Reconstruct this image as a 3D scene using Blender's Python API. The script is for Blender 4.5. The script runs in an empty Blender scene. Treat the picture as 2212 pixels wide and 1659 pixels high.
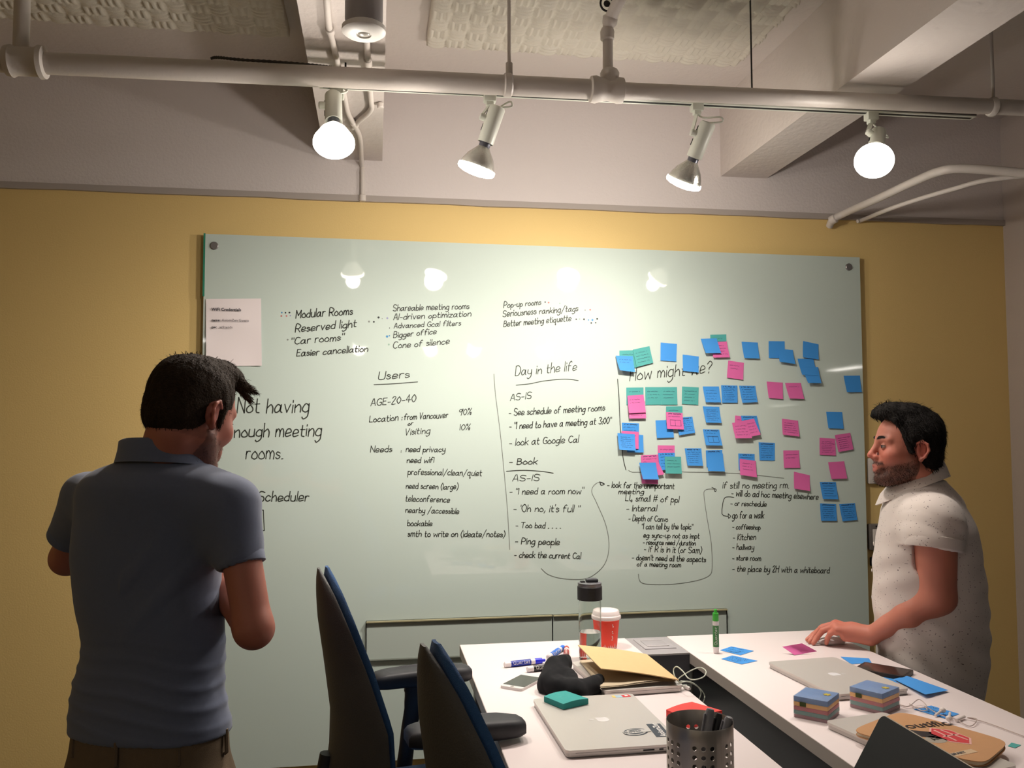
import bpy, bmesh, math, random
import numpy as np
from mathutils import Vector, Matrix
random.seed(7); rng = np.random.default_rng(7)
SC = bpy.context.scene; COL = SC.collection
PI = math.pi

# ------------------------------------------------------------------ camera
F = 1870.0; PCX, PCY = 1106.0, 829.5
YAW, PITCH, ROLL = math.radians(8.97), math.radians(3.23), 0.003
CAM = np.array([0.0, -3.70, 1.55])
fwv = np.array([math.sin(YAW)*math.cos(PITCH), math.cos(YAW)*math.cos(PITCH), math.sin(PITCH)])
_r = np.array([math.cos(YAW), -math.sin(YAW), 0.0]); _u = np.cross(_r, fwv)
rtv = _r*math.cos(ROLL)-_u*math.sin(ROLL); upv = _u*math.cos(ROLL)+_r*math.sin(ROLL)
cd = bpy.data.cameras.new('camera'); cam = bpy.data.objects.new('camera', cd); COL.objects.link(cam)
cd.sensor_fit = 'HORIZONTAL'; cd.sensor_width = 36.0; cd.lens = 36.0*F/2212.0
cd.clip_start = 0.05; cd.clip_end = 100
cam.matrix_world = Matrix([[rtv[0], upv[0], -fwv[0], CAM[0]], [rtv[1], upv[1], -fwv[1], CAM[1]],
                           [rtv[2], upv[2], -fwv[2], CAM[2]], [0, 0, 0, 1]])
SC.camera = cam
# ------------------------------------------------------------------ world, lights, exposure
SC.view_settings.view_transform = 'Standard'; SC.view_settings.look = 'None'
SC.view_settings.gamma = 1.0; SC.view_settings.use_curve_mapping = False
SC.view_settings.exposure = 0.0
SC.cycles.use_denoising = True; SC.cycles.max_bounces = 8
SC.cycles.sample_clamp_indirect = 4.0; SC.cycles.caustics_reflective = False; SC.cycles.caustics_refractive = False
w = bpy.data.worlds.new('world'); SC.world = w; w.use_nodes = True
w.node_tree.nodes['Background'].inputs[0].default_value = (0.55, 0.60, 0.70, 1)
w.node_tree.nodes['Background'].inputs[1].default_value = 0.05

def lamp_light(name, kind, loc, direction, power, color, **kw):
    l = bpy.data.lights.new(name, kind); l.energy = power; l.color = color
    for k, v in kw.items(): setattr(l, k, v)
    o = bpy.data.objects.new(name, l); COL.objects.link(o); o.location = loc
    o.rotation_euler = Vector(direction).to_track_quat('-Z', 'Y').to_euler(); return o

WARM = (1.0, 0.91, 0.82)
# office fixtures behind the camera, first three added as ambient fill (light for each fixture mesh below)
OFFICE = [(-2.6, -5.5, 2.90, 9, 0), (6.0, -5.0, 2.90, 20, 0), (-2.9, -9.2, 2.90, 14, 0), (9.54, -12.8, 2.87, 20, 90), (11.1, -18.8, 2.30, 4, 90)]
for i, (x, y, z, p, ro) in enumerate(OFFICE):
    lamp_light('fluorescent_or_fill_light', 'AREA', (x, y, z-0.03), (0, 0, -1), p, (1.0, 0.93, 0.86), shape='RECTANGLE', size=.25 if ro else 1.2, size_y=1.2 if ro else .25)
SPOT_POWER = [24, 50, 68, 36]
BULB_POWER = [8, 15, 19, 5]

# ------------------------------------------------------------------ pixel -> point helpers (real planes in the room)
def ray(x, y): return fwv+rtv*(x-PCX)/F-upv*(y-PCY)/F
def atY(x, y, Y=0.0): d = ray(x, y); return CAM+d*((Y-CAM[1])/d[1])
def atZ(x, y, Z): d = ray(x, y); return CAM+d*((Z-CAM[2])/d[2])
def atX(x, y, X): d = ray(x, y); return CAM+d*((X-CAM[0])/d[0])
def Q(x, y, zc): return CAM+ray(x, y)*zc
TZ = 0.84
def T(x, y, h=0.0): return atZ(x, y, TZ+h)

# ------------------------------------------------------------------ materials
def lin(h):
    if not isinstance(h, str): return h
    c = [int(h[i:i+2], 16)/255 for i in (0, 2, 4)]
    return tuple((v/12.92 if v <= .04045 else ((v+.055)/1.055)**2.4) for v in c)
MATS = {}
def mat(name, col, rough=0.6, metal=0.0, bump=0.0, bscale=60, var=0.0, vscale=6, trans=0.0, ior=1.45, emit=0.0, coat=0.0, sheen=0.0, spec=0.5, aniso=None, alpha=1.0, sss=0.0):
    if name in MATS: return MATS[name]
    m = bpy.data.materials.new(name); m.use_nodes = True; nt = m.node_tree; b = nt.nodes['Principled BSDF']
    c = lin(col)+(1,)
    b.inputs['Base Color'].default_value = c; b.inputs['Roughness'].default_value = rough; b.inputs['Metallic'].default_value = metal
    b.inputs['IOR'].default_value = ior; b.inputs['Transmission Weight'].default_value = trans
    b.inputs['Coat Weight'].default_value = coat; b.inputs['Sheen Weight'].default_value = sheen
    b.inputs['Specular IOR Level'].default_value = spec; b.inputs['Alpha'].default_value = alpha
    if sss: b.inputs['Subsurface Weight'].default_value = sss; b.inputs['Subsurface Scale'].default_value = 0.01
    if emit: b.inputs['Emission Color'].default_value = c; b.inputs['Emission Strength'].default_value = emit
    tc = nt.nodes.new('ShaderNodeTexCoord')
    if var:
        n = nt.nodes.new('ShaderNodeTexNoise'); n.inputs['Scale'].default_value = vscale; n.inputs['Detail'].default_value = 5
        nt.links.new(tc.outputs['Object'], n.inputs['Vector'])
        mx = nt.nodes.new('ShaderNodeMix'); mx.data_type = 'RGBA'
        mx.inputs[6].default_value = tuple(v*(1-var) for v in c[:3])+(1,); mx.inputs[7].default_value = tuple(min(1, v*(1+var)) for v in c[:3])+(1,)
        nt.links.new(n.outputs['Fac'], mx.inputs[0]); nt.links.new(mx.outputs[2], b.inputs['Base Color'])
    if bump:
        n = nt.nodes.new('ShaderNodeTexNoise'); n.inputs['Scale'].default_value = bscale; n.inputs['Detail'].default_value = 3
        if aniso:
            mp = nt.nodes.new('ShaderNodeMapping'); mp.inputs['Scale'].default_value = aniso
            nt.links.new(tc.outputs['Object'], mp.inputs[0]); nt.links.new(mp.outputs[0], n.inputs['Vector'])
        else: nt.links.new(tc.outputs['Object'], n.inputs['Vector'])
        bp = nt.nodes.new('ShaderNodeBump'); bp.inputs['Strength'].default_value = bump; bp.inputs['Distance'].default_value = 0.01
        nt.links.new(n.outputs['Fac'], bp.inputs['Height']); nt.links.new(bp.outputs[0], b.inputs['Normal'])
    MATS[name] = m; return m

# ------------------------------------------------------------------ mesh helpers
class MB:
    def __init__(s): s.v = []; s.f = []; s.m = []; s.cur = 0
    def add(s, vs, fs, mi=None):
        o = len(s.v); s.v += [tuple(map(float, p)) for p in vs]; s.f += [tuple(i+o for i in f) for f in fs]
        s.m += [s.cur if mi is None else mi]*len(fs); return s
    def box(s, lo, hi, r=0.0, seg=2, mi=None):
        lo = np.array(lo, float); hi = np.array(hi, float)
        if r <= 0:
            v = [(x, y, z) for x in (lo[0], hi[0]) for y in (lo[1], hi[1]) for z in (lo[2], hi[2])]
            return s.add(v, [(0, 1, 3, 2), (4, 6, 7, 5), (0, 4, 5, 1), (2, 3, 7, 6), (0, 2, 6, 4), (1, 5, 7, 3)], mi)
        bm = bmesh.new(); bmesh.ops.create_cube(bm, size=1.0)
        for v in bm.verts: v.co = Vector(((lo+hi)/2+np.array(v.co)*(hi-lo)))
        bmesh.ops.bevel(bm, geom=bm.edges[:], offset=min(r, min(hi-lo)*.49), segments=seg, profile=.5, affect='EDGES')
        return s.bm(bm, mi)
    def bm(s, bm, mi=None):
        bm.verts.index_update(); s.add([tuple(v.co) for v in bm.verts], [tuple(v.index for v in f.verts) for f in bm.faces], mi); bm.free(); return s
    def prism(s, pts, z0, z1, mi=None):      # polygon in xy extruded along z
        n = len(pts); v = [(p[0], p[1], z0) for p in pts]+[(p[0], p[1], z1) for p in pts]
        return s.add(v, [tuple(range(n-1, -1, -1)), tuple(range(n, 2*n))]+[(i, (i+1) % n, (i+1) % n+n, i+n) for i in range(n)], mi)
    def lathe(s, prof, n=32, axis=((0, 0, 0), (0, 0, 1)), mi=None, caps=True):   # prof = [(r,h)..]
        a = Vector(axis[0]); d = Vector(axis[1]).normalized(); q = d.to_track_quat('Z', 'Y').to_matrix()
        v = []; f = []
        for r, h in prof:
            for k in range(n):
                t = 2*PI*k/n; v.append(a+q@Vector((r*math.cos(t), r*math.sin(t), h)))
        for i in range(len(prof)-1):
            for k in range(n):
                k2 = (k+1) % n; f.append((i*n+k, i*n+k2, (i+1)*n+k2, (i+1)*n+k))
        if caps:
            if prof[0][0] > 1e-5: f.append(tuple(range(n-1, -1, -1)))
            if prof[-1][0] > 1e-5: f.append(tuple((len(prof)-1)*n+k for k in range(n)))
        return s.add(v, f, mi)
    def tube(s, pts, r, n=10, mi=None, smooth=0, caps=True):
        P = [Vector(p) for p in pts]
        if smooth: P = [Vector(p) for p in crom(pts, smooth)]
        rs = r if hasattr(r, '__len__') else [r]*len(P)
        if len(rs) != len(P): rs = list(np.interp(np.linspace(0, 1, len(P)), np.linspace(0, 1, len(rs)), rs))
        up = None; v = []; f = []
        for i, p in enumerate(P):
            t = (P[min(i+1, len(P)-1)]-P[max(i-1, 0)]).normalized()
            if up is None:
                up = Vector((0, 0, 1)) if abs(t.z) < .9 else Vector((1, 0, 0))
            sd = t.cross(up)
            if sd.length < 1e-6: sd = t.orthogonal()
            sd.normalize(); up = sd.cross(t).normalized()
            for k in range(n):
                a = 2*PI*k/n; v.append(p+(sd*math.cos(a)+up*math.sin(a))*rs[i])
        for i in range(len(P)-1):
            for k in range(n):
                k2 = (k+1) % n; f.append((i*n+k, i*n+k2, (i+1)*n+k2, (i+1)*n+k))
        if caps: f.append(tuple(range(n-1, -1, -1))); f.append(tuple((len(P)-1)*n+k for k in range(n)))
        return s.add(v, f, mi)
    def grid(s, fn, nu, nv, mi=None, close_u=False):
        v = [fn(i/(nu-1) if not close_u else i/nu, j/(nv-1)) for j in range(nv) for i in range(nu)]; f = []
        for j in range(nv-1):
            for i in range(nu if close_u else nu-1):
                i2 = (i+1) % nu; f.append((j*nu+i, j*nu+i2, (j+1)*nu+i2, (j+1)*nu+i))
        return s.add(v, f, mi)
    def sphere(s, c, r, n=16, m=10, mi=None):
        r = np.array(r if hasattr(r, '__len__') else (r, r, r), float); c = np.array(c, float)
        v = []; f = []
        for j in range(m+1):
            t = PI*j/m
            for i in range(n):
                p = 2*PI*i/n; v.append(c+r*np.array([math.sin(t)*math.cos(p), math.sin(t)*math.sin(p), math.cos(t)]))
        for j in range(m):
            for i in range(n):
                i2 = (i+1) % n; f.append((j*n+i, (j+1)*n+i, (j+1)*n+i2, j*n+i2))
        return s.add(v, f, mi)
    def xf(s, M):
        s.v = [tuple(M@Vector(p)) for p in s.v]; return s

def crom(pts, sub):
    P = np.array(pts, float); n = len(P); out = []
    for i in range(n-1):
        p0, p1, p2, p3 = P[max(i-1, 0)], P[i], P[i+1], P[min(i+2, n-1)]
        for k in range(sub):
            t = k/sub; out.append(.5*((2*p1)+(-p0+p2)*t+(2*p0-5*p1+4*p2-p3)*t*t+(-p0+3*p1-3*p2+p3)*t**3))
    out.append(P[-1]); return out

def tag(o, label=None, cat=None, group=None, kind=None):
    if label: o['label'] = label
    if cat: o['category'] = cat
    if group: o['group'] = group
    if kind: o['kind'] = kind
    return o
def link(me, name, mats, parent=None, loc=None):
    o = bpy.data.objects.new(name, me); COL.objects.link(o)
    for m in (mats if isinstance(mats, (list, tuple)) else [mats]): me.materials.append(m)
    if parent is not None: o.parent = parent
    if loc is not None: o.location = loc
    return o
def build(mb, name, mats, parent=None, smooth=True, origin=None, angle=35, fixn=True, subsurf=0):
    me = bpy.data.meshes.new(name); v = mb.v
    if origin is not None:
        og = tuple(map(float, origin)); v = [(a-og[0], b-og[1], c-og[2]) for a, b, c in v]
    me.from_pydata(v, [], mb.f)
    me.polygons.foreach_set('material_index', mb.m)
    if fixn:
        bm = bmesh.new(); bm.from_mesh(me); bmesh.ops.recalc_face_normals(bm, faces=bm.faces); bm.to_mesh(me); bm.free()
    if smooth:
        me.polygons.foreach_set('use_smooth', [True]*len(me.polygons))
        if angle < 180: me.set_sharp_from_angle(angle=math.radians(angle))
    me.update()
    o = link(me, name, mats, parent, origin)
    if subsurf:
        md = o.modifiers.new('subsurf', 'SUBSURF'); md.levels = subsurf; md.render_levels = subsurf
    return o
def empty(name, loc, rz=0.0, label=None, cat=None, group=None):
    o = bpy.data.objects.new(name, None); COL.objects.link(o); o.location = tuple(map(float, loc)); o.rotation_euler = (0, 0, rz)
    o.empty_display_size = .05
    return tag(o, label, cat, group)
def copy_tree(o, parent=None):
    c = o.copy(); COL.objects.link(c); c.parent = parent
    for ch in list(o.children): copy_tree(ch, c)
    return c

# ------------------------------------------------------------------ handwriting (single stroke alphabet)
G = {'a': "4i2j0h0f1e3f4i 4j4f5e", 'b': "0n0e 0h2j4h4f2e0f", 'c': "4i2j0h0f2e4f", 'd': "4i2j0h0f2e4f 4n4e", 'e': "0g4h3j1j0h0f1e4f",
'f': "4m3n2m1k1e 0j3j", 'g': "4i2j0h0f2e4f 4j4d3b1a0b", 'h': "0n0e 0h2j3j4h4e", 'i': "0j0e 0l0m", 'j': "2j2c1a0b 2l2m", 'k': "0n0e 4j0g 1h4e",
'l': "0n0e", 'm': "0j0e 0h1j2j3h3e 3h4j5j6h6e", 'n': "0j0e 0h2j3j4h4e", 'o': "2j0h0f2e4f4h2j", 'p': "0j0a 0h2j4h4f2e0f", 'q': "4i2j0h0f2e4f 4j4a5b",
'r': "0j0e 0h1j3j", 's': "3i1j0i1h3g3f1e0f", 't': "1m1f2e3e 0j3j", 'u': "0j0f1e3e4f 4j4e", 'v': "0j2e4j", 'w': "0j1e3i5e6j", 'x': "0j4e 4j0e",
'y': "0j0g1f3f4g 4j4d3b1a0b", 'z': "0j4j0e4e", 'A': "0e2n3n5e 1h4h", 'B': "0n0e 0n3n4l3j0j 3j5h4f3e0e", 'C': "5m3n1m0j0h1f3e5f",
'D': "0n0e 0n3n5k5h3e0e", 'E': "4n0n0e4e 0j3j", 'F': "4n0n0e 0j3j", 'G': "5m3n1m0j0h1f3e5f5i3i", 'H': "0n0e 5n5e 0j5j", 'I': "0n0e",
'K': "0n0e 4n0i4e", 'L': "0n0e4e", 'M': "0e0n3h6n6e", 'N': "0e0n5e5n", 'O': "2n0k0h2e4e5h5k3n2n", 'P': "0e0n3n5l5k3i0i", 'Q': "2n0k0h2e4e5h5k3n2n 3g6d", 'R': "0e0n3n5l5k3i0i 2i5e",
'S': "5m3n1n0l1j4i5g4e2e0f", 'T': "0n6n 3n3e", 'U': "0n0g1e4e5g5n", 'V': "0n2e5n", 'W': "0n1e3k5e6n", 'Z': "0n5n0e5e",
'0': "2n0k0h2e4h4k2n", '1': "1n1e", '2': "0l2n4l0e4e", '3': "0m2n4l2j4g2e0f", '4': "3e3n0h5h", '9': "4k2n0l1j4k4n3e", '-': "0h3h", '"': "0n0l 2n2l",
"'": "0n0l", '.': "0e1e", ',': "1f0c", '/': "0c5o", '(': "2o0k0g2c", ')': "0o2k2g0c", ':': "0i0h 0f0e", '?': "0l2n4l3j2i2h 2f2e", '#': "1n0e 4n3e 0k5k 0h5h",
'%': "0n1n1l0l0n 4n0e 3h4h4e3e3h", '~': "0h2g3h", '>': "0n0g1e3e 3g4e3c"}
SHARP = set('AEFHIKLMNTVWZvwxz147-#ilk>')
def glyph_strokes(ch):
    out = []
    for st in G.get(ch, "").split():
        out.append([(int(st[i]), ord(st[i+1])-101) for i in range(0, len(st), 2)])
    return out
def text_strokes(txt, jit=.25):
    x = 0.0; S = []
    for ch in txt:
        if ch == ' ': x += 3.4; continue
        g = glyph_strokes(ch); w = max([p[0] for s in g for p in s] or [2])
        dy = random.uniform(-jit, jit)*1.2; sc = 1+random.uniform(-.08, .08)
        for s in g:
            pts = [(x+p[0]*.92+p[1]*.12+random.uniform(-jit, jit)*.5, p[1]*sc+dy+random.uniform(-jit, jit)*.5) for p in s]
            if ch not in SHARP and len(pts) > 2: pts = [tuple(q) for q in crom(pts, 3)]
            S.append(pts)
        x += w*.92+1.5
    return S, max(x-1.5, 0.5)
def ribbon(mb, pts, wd, y):
    cur = [pts[0]]
    for i in range(1, len(pts)):
        cur.append(pts[i])
        if i < len(pts)-1:
            a = (pts[i][0]-pts[i-1][0], pts[i][1]-pts[i-1][1]); b = (pts[i+1][0]-pts[i][0], pts[i+1][1]-pts[i][1])
            if a[0]*b[0]+a[1]*b[1] < .45*math.hypot(*a)*math.hypot(*b): ribbon1(mb, cur, wd, y); cur = [pts[i]]
    ribbon1(mb, cur, wd, y)
def ribbon1(mb, pts, wd, y):      # flat ink line in the xz plane (wall) at depth y
    P = [Vector((p[0], p[1])) for p in pts]
    if len(P) == 1: P = [P[0], P[0]+Vector((wd, 0))]
    if (P[-1]-P[0]).length < 1e-6 and len(P) == 2: P[1] = P[0]+Vector((wd, 0))
    d0 = (P[1]-P[0]); d0 = d0.normalized()*wd*.4 if d0.length else Vector((wd, 0)); P[0] = P[0]-d0
    d1 = (P[-1]-P[-2]); P[-1] = P[-1]+(d1.normalized()*wd*.4 if d1.length else Vector((wd, 0)))
    v = []
    for i, p in enumerate(P):
        t = (P[min(i+1, len(P)-1)]-P[max(i-1, 0)])
        t = t.normalized() if t.length > 1e-9 else Vector((1, 0))
        n = Vector((-t.y, t.x)); w2 = wd*.5*(.85 if i in (0, len(P)-1) else 1)
        v += [(p.x+n.x*w2, y, p.y+n.y*w2), (p.x-n.x*w2, y, p.y-n.y*w2)]
    mb.add(v, [(2*i, 2*i+1, 2*i+3, 2*i+2) for i in range(len(P)-1)])

# ------------------------------------------------------------------ signed distance modelling (people, cloth)
class Field:
    def __init__(s, xs, ys, zs): s.ax = [np.asarray(a, np.float32) for a in (xs, ys, zs)]; s.d = np.full([len(a) for a in s.ax], 9.0, np.float32)
    def sub(s, lo, hi):
        sl = []
        for a, l, h in zip(s.ax, lo, hi):
            i0 = max(0, int(np.searchsorted(a, l))-1); i1 = min(len(a), int(np.searchsorted(a, h))+1); sl.append(slice(i0, max(i0, i1)))
        g = np.meshgrid(*[a[q] for a, q in zip(s.ax, sl)], indexing='ij', sparse=True)
        return tuple(sl), g
    def put(s, sl, d, k, op):
        if d.size == 0: return
        a = s.d[sl]
        if op == 'u':
            if k > 0: h = np.maximum(k-np.abs(a-d), 0)/k; s.d[sl] = np.minimum(a, d)-h*h*k*.25
            else: s.d[sl] = np.minimum(a, d)
        elif op == 's':
            d = -d
            if k > 0: h = np.maximum(k-np.abs(a-d), 0)/k; s.d[sl] = np.maximum(a, d)+h*h*k*.25
            else: s.d[sl] = np.maximum(a, d)
        elif op == 'i': s.d[sl] = np.maximum(a, d)
    def cap(s, a, b, ra, rb=None, k=.01, op='u'):
        rb = ra if rb is None else rb; a = np.array(a, np.float32); b = np.array(b, np.float32); R = max(ra, rb)+k+.02
        sl, (X, Y, Z) = s.sub(np.minimum(a, b)-R, np.maximum(a, b)+R)
        ab = b-a; L2 = float(ab@ab)+1e-9
        t = np.clip(((X-a[0])*ab[0]+(Y-a[1])*ab[1]+(Z-a[2])*ab[2])/L2, 0, 1)
        d = np.sqrt((X-a[0]-t*ab[0])**2+(Y-a[1]-t*ab[1])**2+(Z-a[2]-t*ab[2])**2)-(ra+(rb-ra)*t)
        s.put(sl, d, k, op)
    def ell(s, c, r, R=None, k=.01, op='u'):
        c = np.array(c, np.float32); r = np.array(r, np.float32); m = float(r.max())+k+.02
        sl, (X, Y, Z) = s.sub(c-m, c+m); x, y, z = X-c[0], Y-c[1], Z-c[2]
        if R is not None: x, y, z = (x*R[0][i]+y*R[1][i]+z*R[2][i] for i in range(3))   # columns = local axes
        k0 = np.sqrt((x/r[0])**2+(y/r[1])**2+(z/r[2])**2); k1 = np.sqrt((x/r[0]**2)**2+(y/r[1]**2)**2+(z/r[2]**2)**2)+1e-9
        s.put(sl, k0*(k0-1)/k1, k, op)
    def loft(s, rows, fdir, k=.02, op='u', infl=0.0, n=2.3, ztop=None, zbot=None):
        # rows: (z, cx, cy, a_side, b_front); fdir = unit heading in xy
        rows = sorted(rows); zz = np.array([q[0] for q in rows]); A = np.array(rows)
        zt = zz[-1] if ztop is None else ztop; zb = zz[0] if zbot is None else zbot
        m = A[:, 3].max()+A[:, 4].max()+infl+.03
        sl, (X, Y, Z) = s.sub((A[:, 1].min()-m, A[:, 2].min()-m, zb-.05), (A[:, 1].max()+m, A[:, 2].max()+m, zt+.05))
        zf = Z.ravel()
        f = [PCHIP(zz, A[:, i], zf).reshape(Z.shape).astype(np.float32) for i in (1, 2, 3, 4)]
        x, y = X-f[0], Y-f[1]; fx, fy = fdir
        u = x*fx+y*fy; v = -x*fy+y*fx
        a = f[2]+infl; b = f[3]+infl
        q = ((np.abs(v)/a)**n+(np.abs(u)/b)**n)**(1/n)
        d = (q-1)*np.minimum(a, b); d = np.maximum(d, np.maximum(Z-zt, zb-Z))
        s.put(sl, d, k, op)
    def half(s, p, nrm, lo, hi, op='i'):          # keep the side opposite to nrm inside the box lo..hi
        sl, (X, Y, Z) = s.sub(lo, hi); nrm = np.array(nrm, float); nrm /= np.linalg.norm(nrm)
        d = (X-p[0])*nrm[0]+(Y-p[1])*nrm[1]+(Z-p[2])*nrm[2]; a = s.d[sl]
        s.d[sl] = np.maximum(a, d+0*a)
    def mesh(s):
        D = s.d; N = D < 0; nx, ny, nz = D.shape
        c = np.zeros((nx-1, ny-1, nz-1), np.int8)
        for i in (0, 1):
            for j in (0, 1):
                for k in (0, 1): c += N[i:nx-1+i, j:ny-1+j, k:nz-1+k]
        act = (c > 0) & (c < 8); I = np.argwhere(act); ids = np.full(act.shape, -1, np.int64); ids[act] = np.arange(len(I))
        acc = np.zeros((len(I), 3)); cnt = np.zeros(len(I))
        cor = [(i, j, k) for i in (0, 1) for j in (0, 1) for k in (0, 1)]
        V = {q: D[I[:, 0]+q[0], I[:, 1]+q[1], I[:, 2]+q[2]] for q in cor}
        for q in cor:
            for ax in range(3):
                if q[ax]: continue
                r = list(q); r[ax] = 1; r = tuple(r); a, b = V[q], V[r]; m = (a < 0) != (b < 0)
                t = np.where(m, a/(a-b+1e-12), 0)
                P = np.tile(np.array(q, float), (len(I), 1)); P[:, ax] += t
                acc[m] += P[m]; cnt[m] += 1
        P = I+acc/cnt[:, None]
        out = np.stack([np.interp(P[:, i], np.arange(len(s.ax[i])), s.ax[i]) for i in range(3)], 1)
        F_ = []
        for ax in range(3):
            sh = [nx, ny, nz]; sl0 = [slice(None)]*3; sl1 = [slice(None)]*3
            sl0[ax] = slice(0, -1); sl1[ax] = slice(1, None)
            o = [i for i in range(3) if i != ax]
            for i in o: sl0[i] = slice(1, -1); sl1[i] = slice(1, -1)
            a, b = N[tuple(sl0)], N[tuple(sl1)]; E = np.argwhere(a != b)
            if not len(E): continue
            flag = a[E[:, 0], E[:, 1], E[:, 2]]
            base = E.copy()
            for i in o: base[:, i] += 1
            def cell(d1, d2):
                q = base.copy(); q[:, o[0]] -= d1; q[:, o[1]] -= d2; return ids[q[:, 0], q[:, 1], q[:, 2]]
            quad = np.stack([cell(1, 1), cell(0, 1), cell(0, 0), cell(1, 0)], 1)
            if ax == 1: flag = ~flag
            quad[~flag] = quad[~flag][:, ::-1]; F_.append(quad)
        return out, np.concatenate(F_)
def PCHIP(x, y, q):
    q = np.clip(q, x[0], x[-1]); i = np.clip(np.searchsorted(x, q)-1, 0, len(x)-2)
    m = np.gradient(y, x); h = x[i+1]-x[i]; t = (q-x[i])/h
    return (2*t**3-3*t**2+1)*y[i]+(t**3-2*t**2+t)*h*m[i]+(-2*t**3+3*t**2)*y[i+1]+(t**3-t**2)*h*m[i+1]
def np_mesh(v, f, name, mats, parent=None, origin=None, smooth=True, colors=None, relax=0):
    v = np.array(v, float)
    if relax:
        e = np.concatenate([f[:, [0, 1]], f[:, [1, 2]], f[:, [2, 3]], f[:, [3, 0]]])
        for _ in range(relax):
            s_ = np.zeros_like(v); c_ = np.zeros(len(v))
            np.add.at(s_, e[:, 0], v[e[:, 1]]); np.add.at(c_, e[:, 0], 1); np.add.at(s_, e[:, 1], v[e[:, 0]]); np.add.at(c_, e[:, 1], 1)
            v = v*.4+.6*s_/np.maximum(c_, 1)[:, None]
    if origin is not None: v = v-np.array(origin)
    me = bpy.data.meshes.new(name); me.vertices.add(len(v)); me.vertices.foreach_set('co', v.astype(np.float32).ravel())
    me.loops.add(f.size); me.loops.foreach_set('vertex_index', f.astype(np.int32).ravel())
    me.polygons.add(len(f)); me.polygons.foreach_set('loop_start', np.arange(0, f.size, f.shape[1], dtype=np.int32))
    me.polygons.foreach_set('use_smooth', np.full(len(f), smooth)); me.update(calc_edges=True); me.validate()
    if colors is not None:
        ca = me.color_attributes.new('tone', 'FLOAT_COLOR', 'POINT'); ca.data.foreach_set('color', colors.astype(np.float32).ravel())
    return link(me, name, mats, parent, None if parent is not None else origin)
def vnoise(P, s, seed=0):            # cheap smooth noise from rotated sines
    r = np.random.default_rng(seed); out = 0
    for i in range(5):
        k = r.normal(size=3); k /= np.linalg.norm(k); k *= s*(.7+.25*i); ph = r.uniform(0, 6.28)
        out = out+np.sin(P@k+ph+1.3*np.sin(P@np.roll(k, 1)*.7+ph))
    return out/5

# ================================================================== THE ROOM
M_yellow = mat('yellow_wall_paint', 'dcbf7e', .62, bump=.07, bscale=160)
M_white = mat('white_paint', 'd3cbc8', .6, bump=.18, bscale=90)
M_ceil = mat('ceiling_paint', 'cac1bb', .7, bump=.25, bscale=40)
M_pipe = mat('pipe_paint', 'cfc7c0', .45, bump=.12, bscale=60)
M_side = mat('side_wall_paint', 'b9aea6', .65, bump=.2, bscale=90)
M_floor = mat('carpet', '4a4640', .95, bump=.6, bscale=400, var=.25, vscale=80)
CZ = 3.06; XL, XR, YB, XO = -3.3, 2.98, -21.0, 12.5
z_trim = float(atY(1106, 447)[2])
def struct(mb, name, m, **k): return tag(build(mb, name, m, smooth=False, **k), kind='structure')
struct(MB().box((XL-.1, YB, -.05), (XO+.1, .1, 0)), 'floor', M_floor)
struct(MB().box((XL, 0, 0), (XR+.1, .12, z_trim)), 'wall_back', M_yellow)
struct(MB().box((XL, -.004, z_trim), (XR, .12, CZ)), 'wall_back_upper', M_white)
tb = MB()
n = 40                                   # darker grey ledge between the two colours, slightly wavy lower edge
for i in range(n):
    x0, x1 = XL+(XR-XL)*i/n, XL+(XR-XL)*(i+1)/n
    a, b = [z_trim-.004+.0015*math.sin(x*9)+.001*math.sin(x*23) for x in (x0, x1)]
    tb.add([(x0, -.016, z_trim+.022), (x1, -.016, z_trim+.022), (x1, -.016, b), (x0, -.016, a),
            (x0, 0, z_trim+.022), (x1, 0, z_trim+.022), (x1, 0, b), (x0, 0, a)], [(0, 1, 2, 3), (4, 7, 6, 5), (0, 4, 5, 1), (3, 2, 6, 7)])
struct(tb, 'trim_1', mat('trim_grey', 'a79e97', .6))
struct(MB().box((XR, -1.0, 0), (XR+.1, 0, CZ)), 'wall_right', M_side)
struct(MB().box((XL-.1, YB, 0), (XL, 0, CZ)), 'wall_left', M_yellow)
struct(MB().box((XL-.1, YB-.1, 0), (XO+.1, YB, CZ)), 'wall_rear', M_side)
struct(MB().box((XO, YB, 0), (XO+.1, .1, CZ)), 'wall_office', M_side)
struct(MB().box((XR+.1, 0, 0), (XO, .1, CZ)), 'wall_office_back', M_side)
struct(MB().box((XL-.1, YB, CZ), (XO+.1, .1, CZ+.1)), 'ceiling', M_ceil)
struct(MB().box((XL, -.012, 0), (XR, 0, .10), .004), 'baseboard_back', mat('dark_baseboard', '4b3d2c', .5))
ZB = float(atY(703, 343)[2])
for k, (a, b) in enumerate([(-.216, .023), (1.551, 1.772)]):
    o = struct(MB().box((a, -9.0, ZB), (b, 0, CZ)), 'ceiling_beam', M_ceil); tag(o, 'white painted ceiling beam'+(' carrying conduits and the round sensor' if k == 0 else ' without conduits, above the right spotlights'), 'beam')
# square opening box low on the left beam (cross bump)
bmp = MB().box((-.214, -1.72, ZB-.018), (.021, -1.56, ZB+.001), .008)
tag(build(bmp, 'beam_patch', M_ceil), 'painted flat patch across the underside of the beam with conduits', 'patch')

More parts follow.
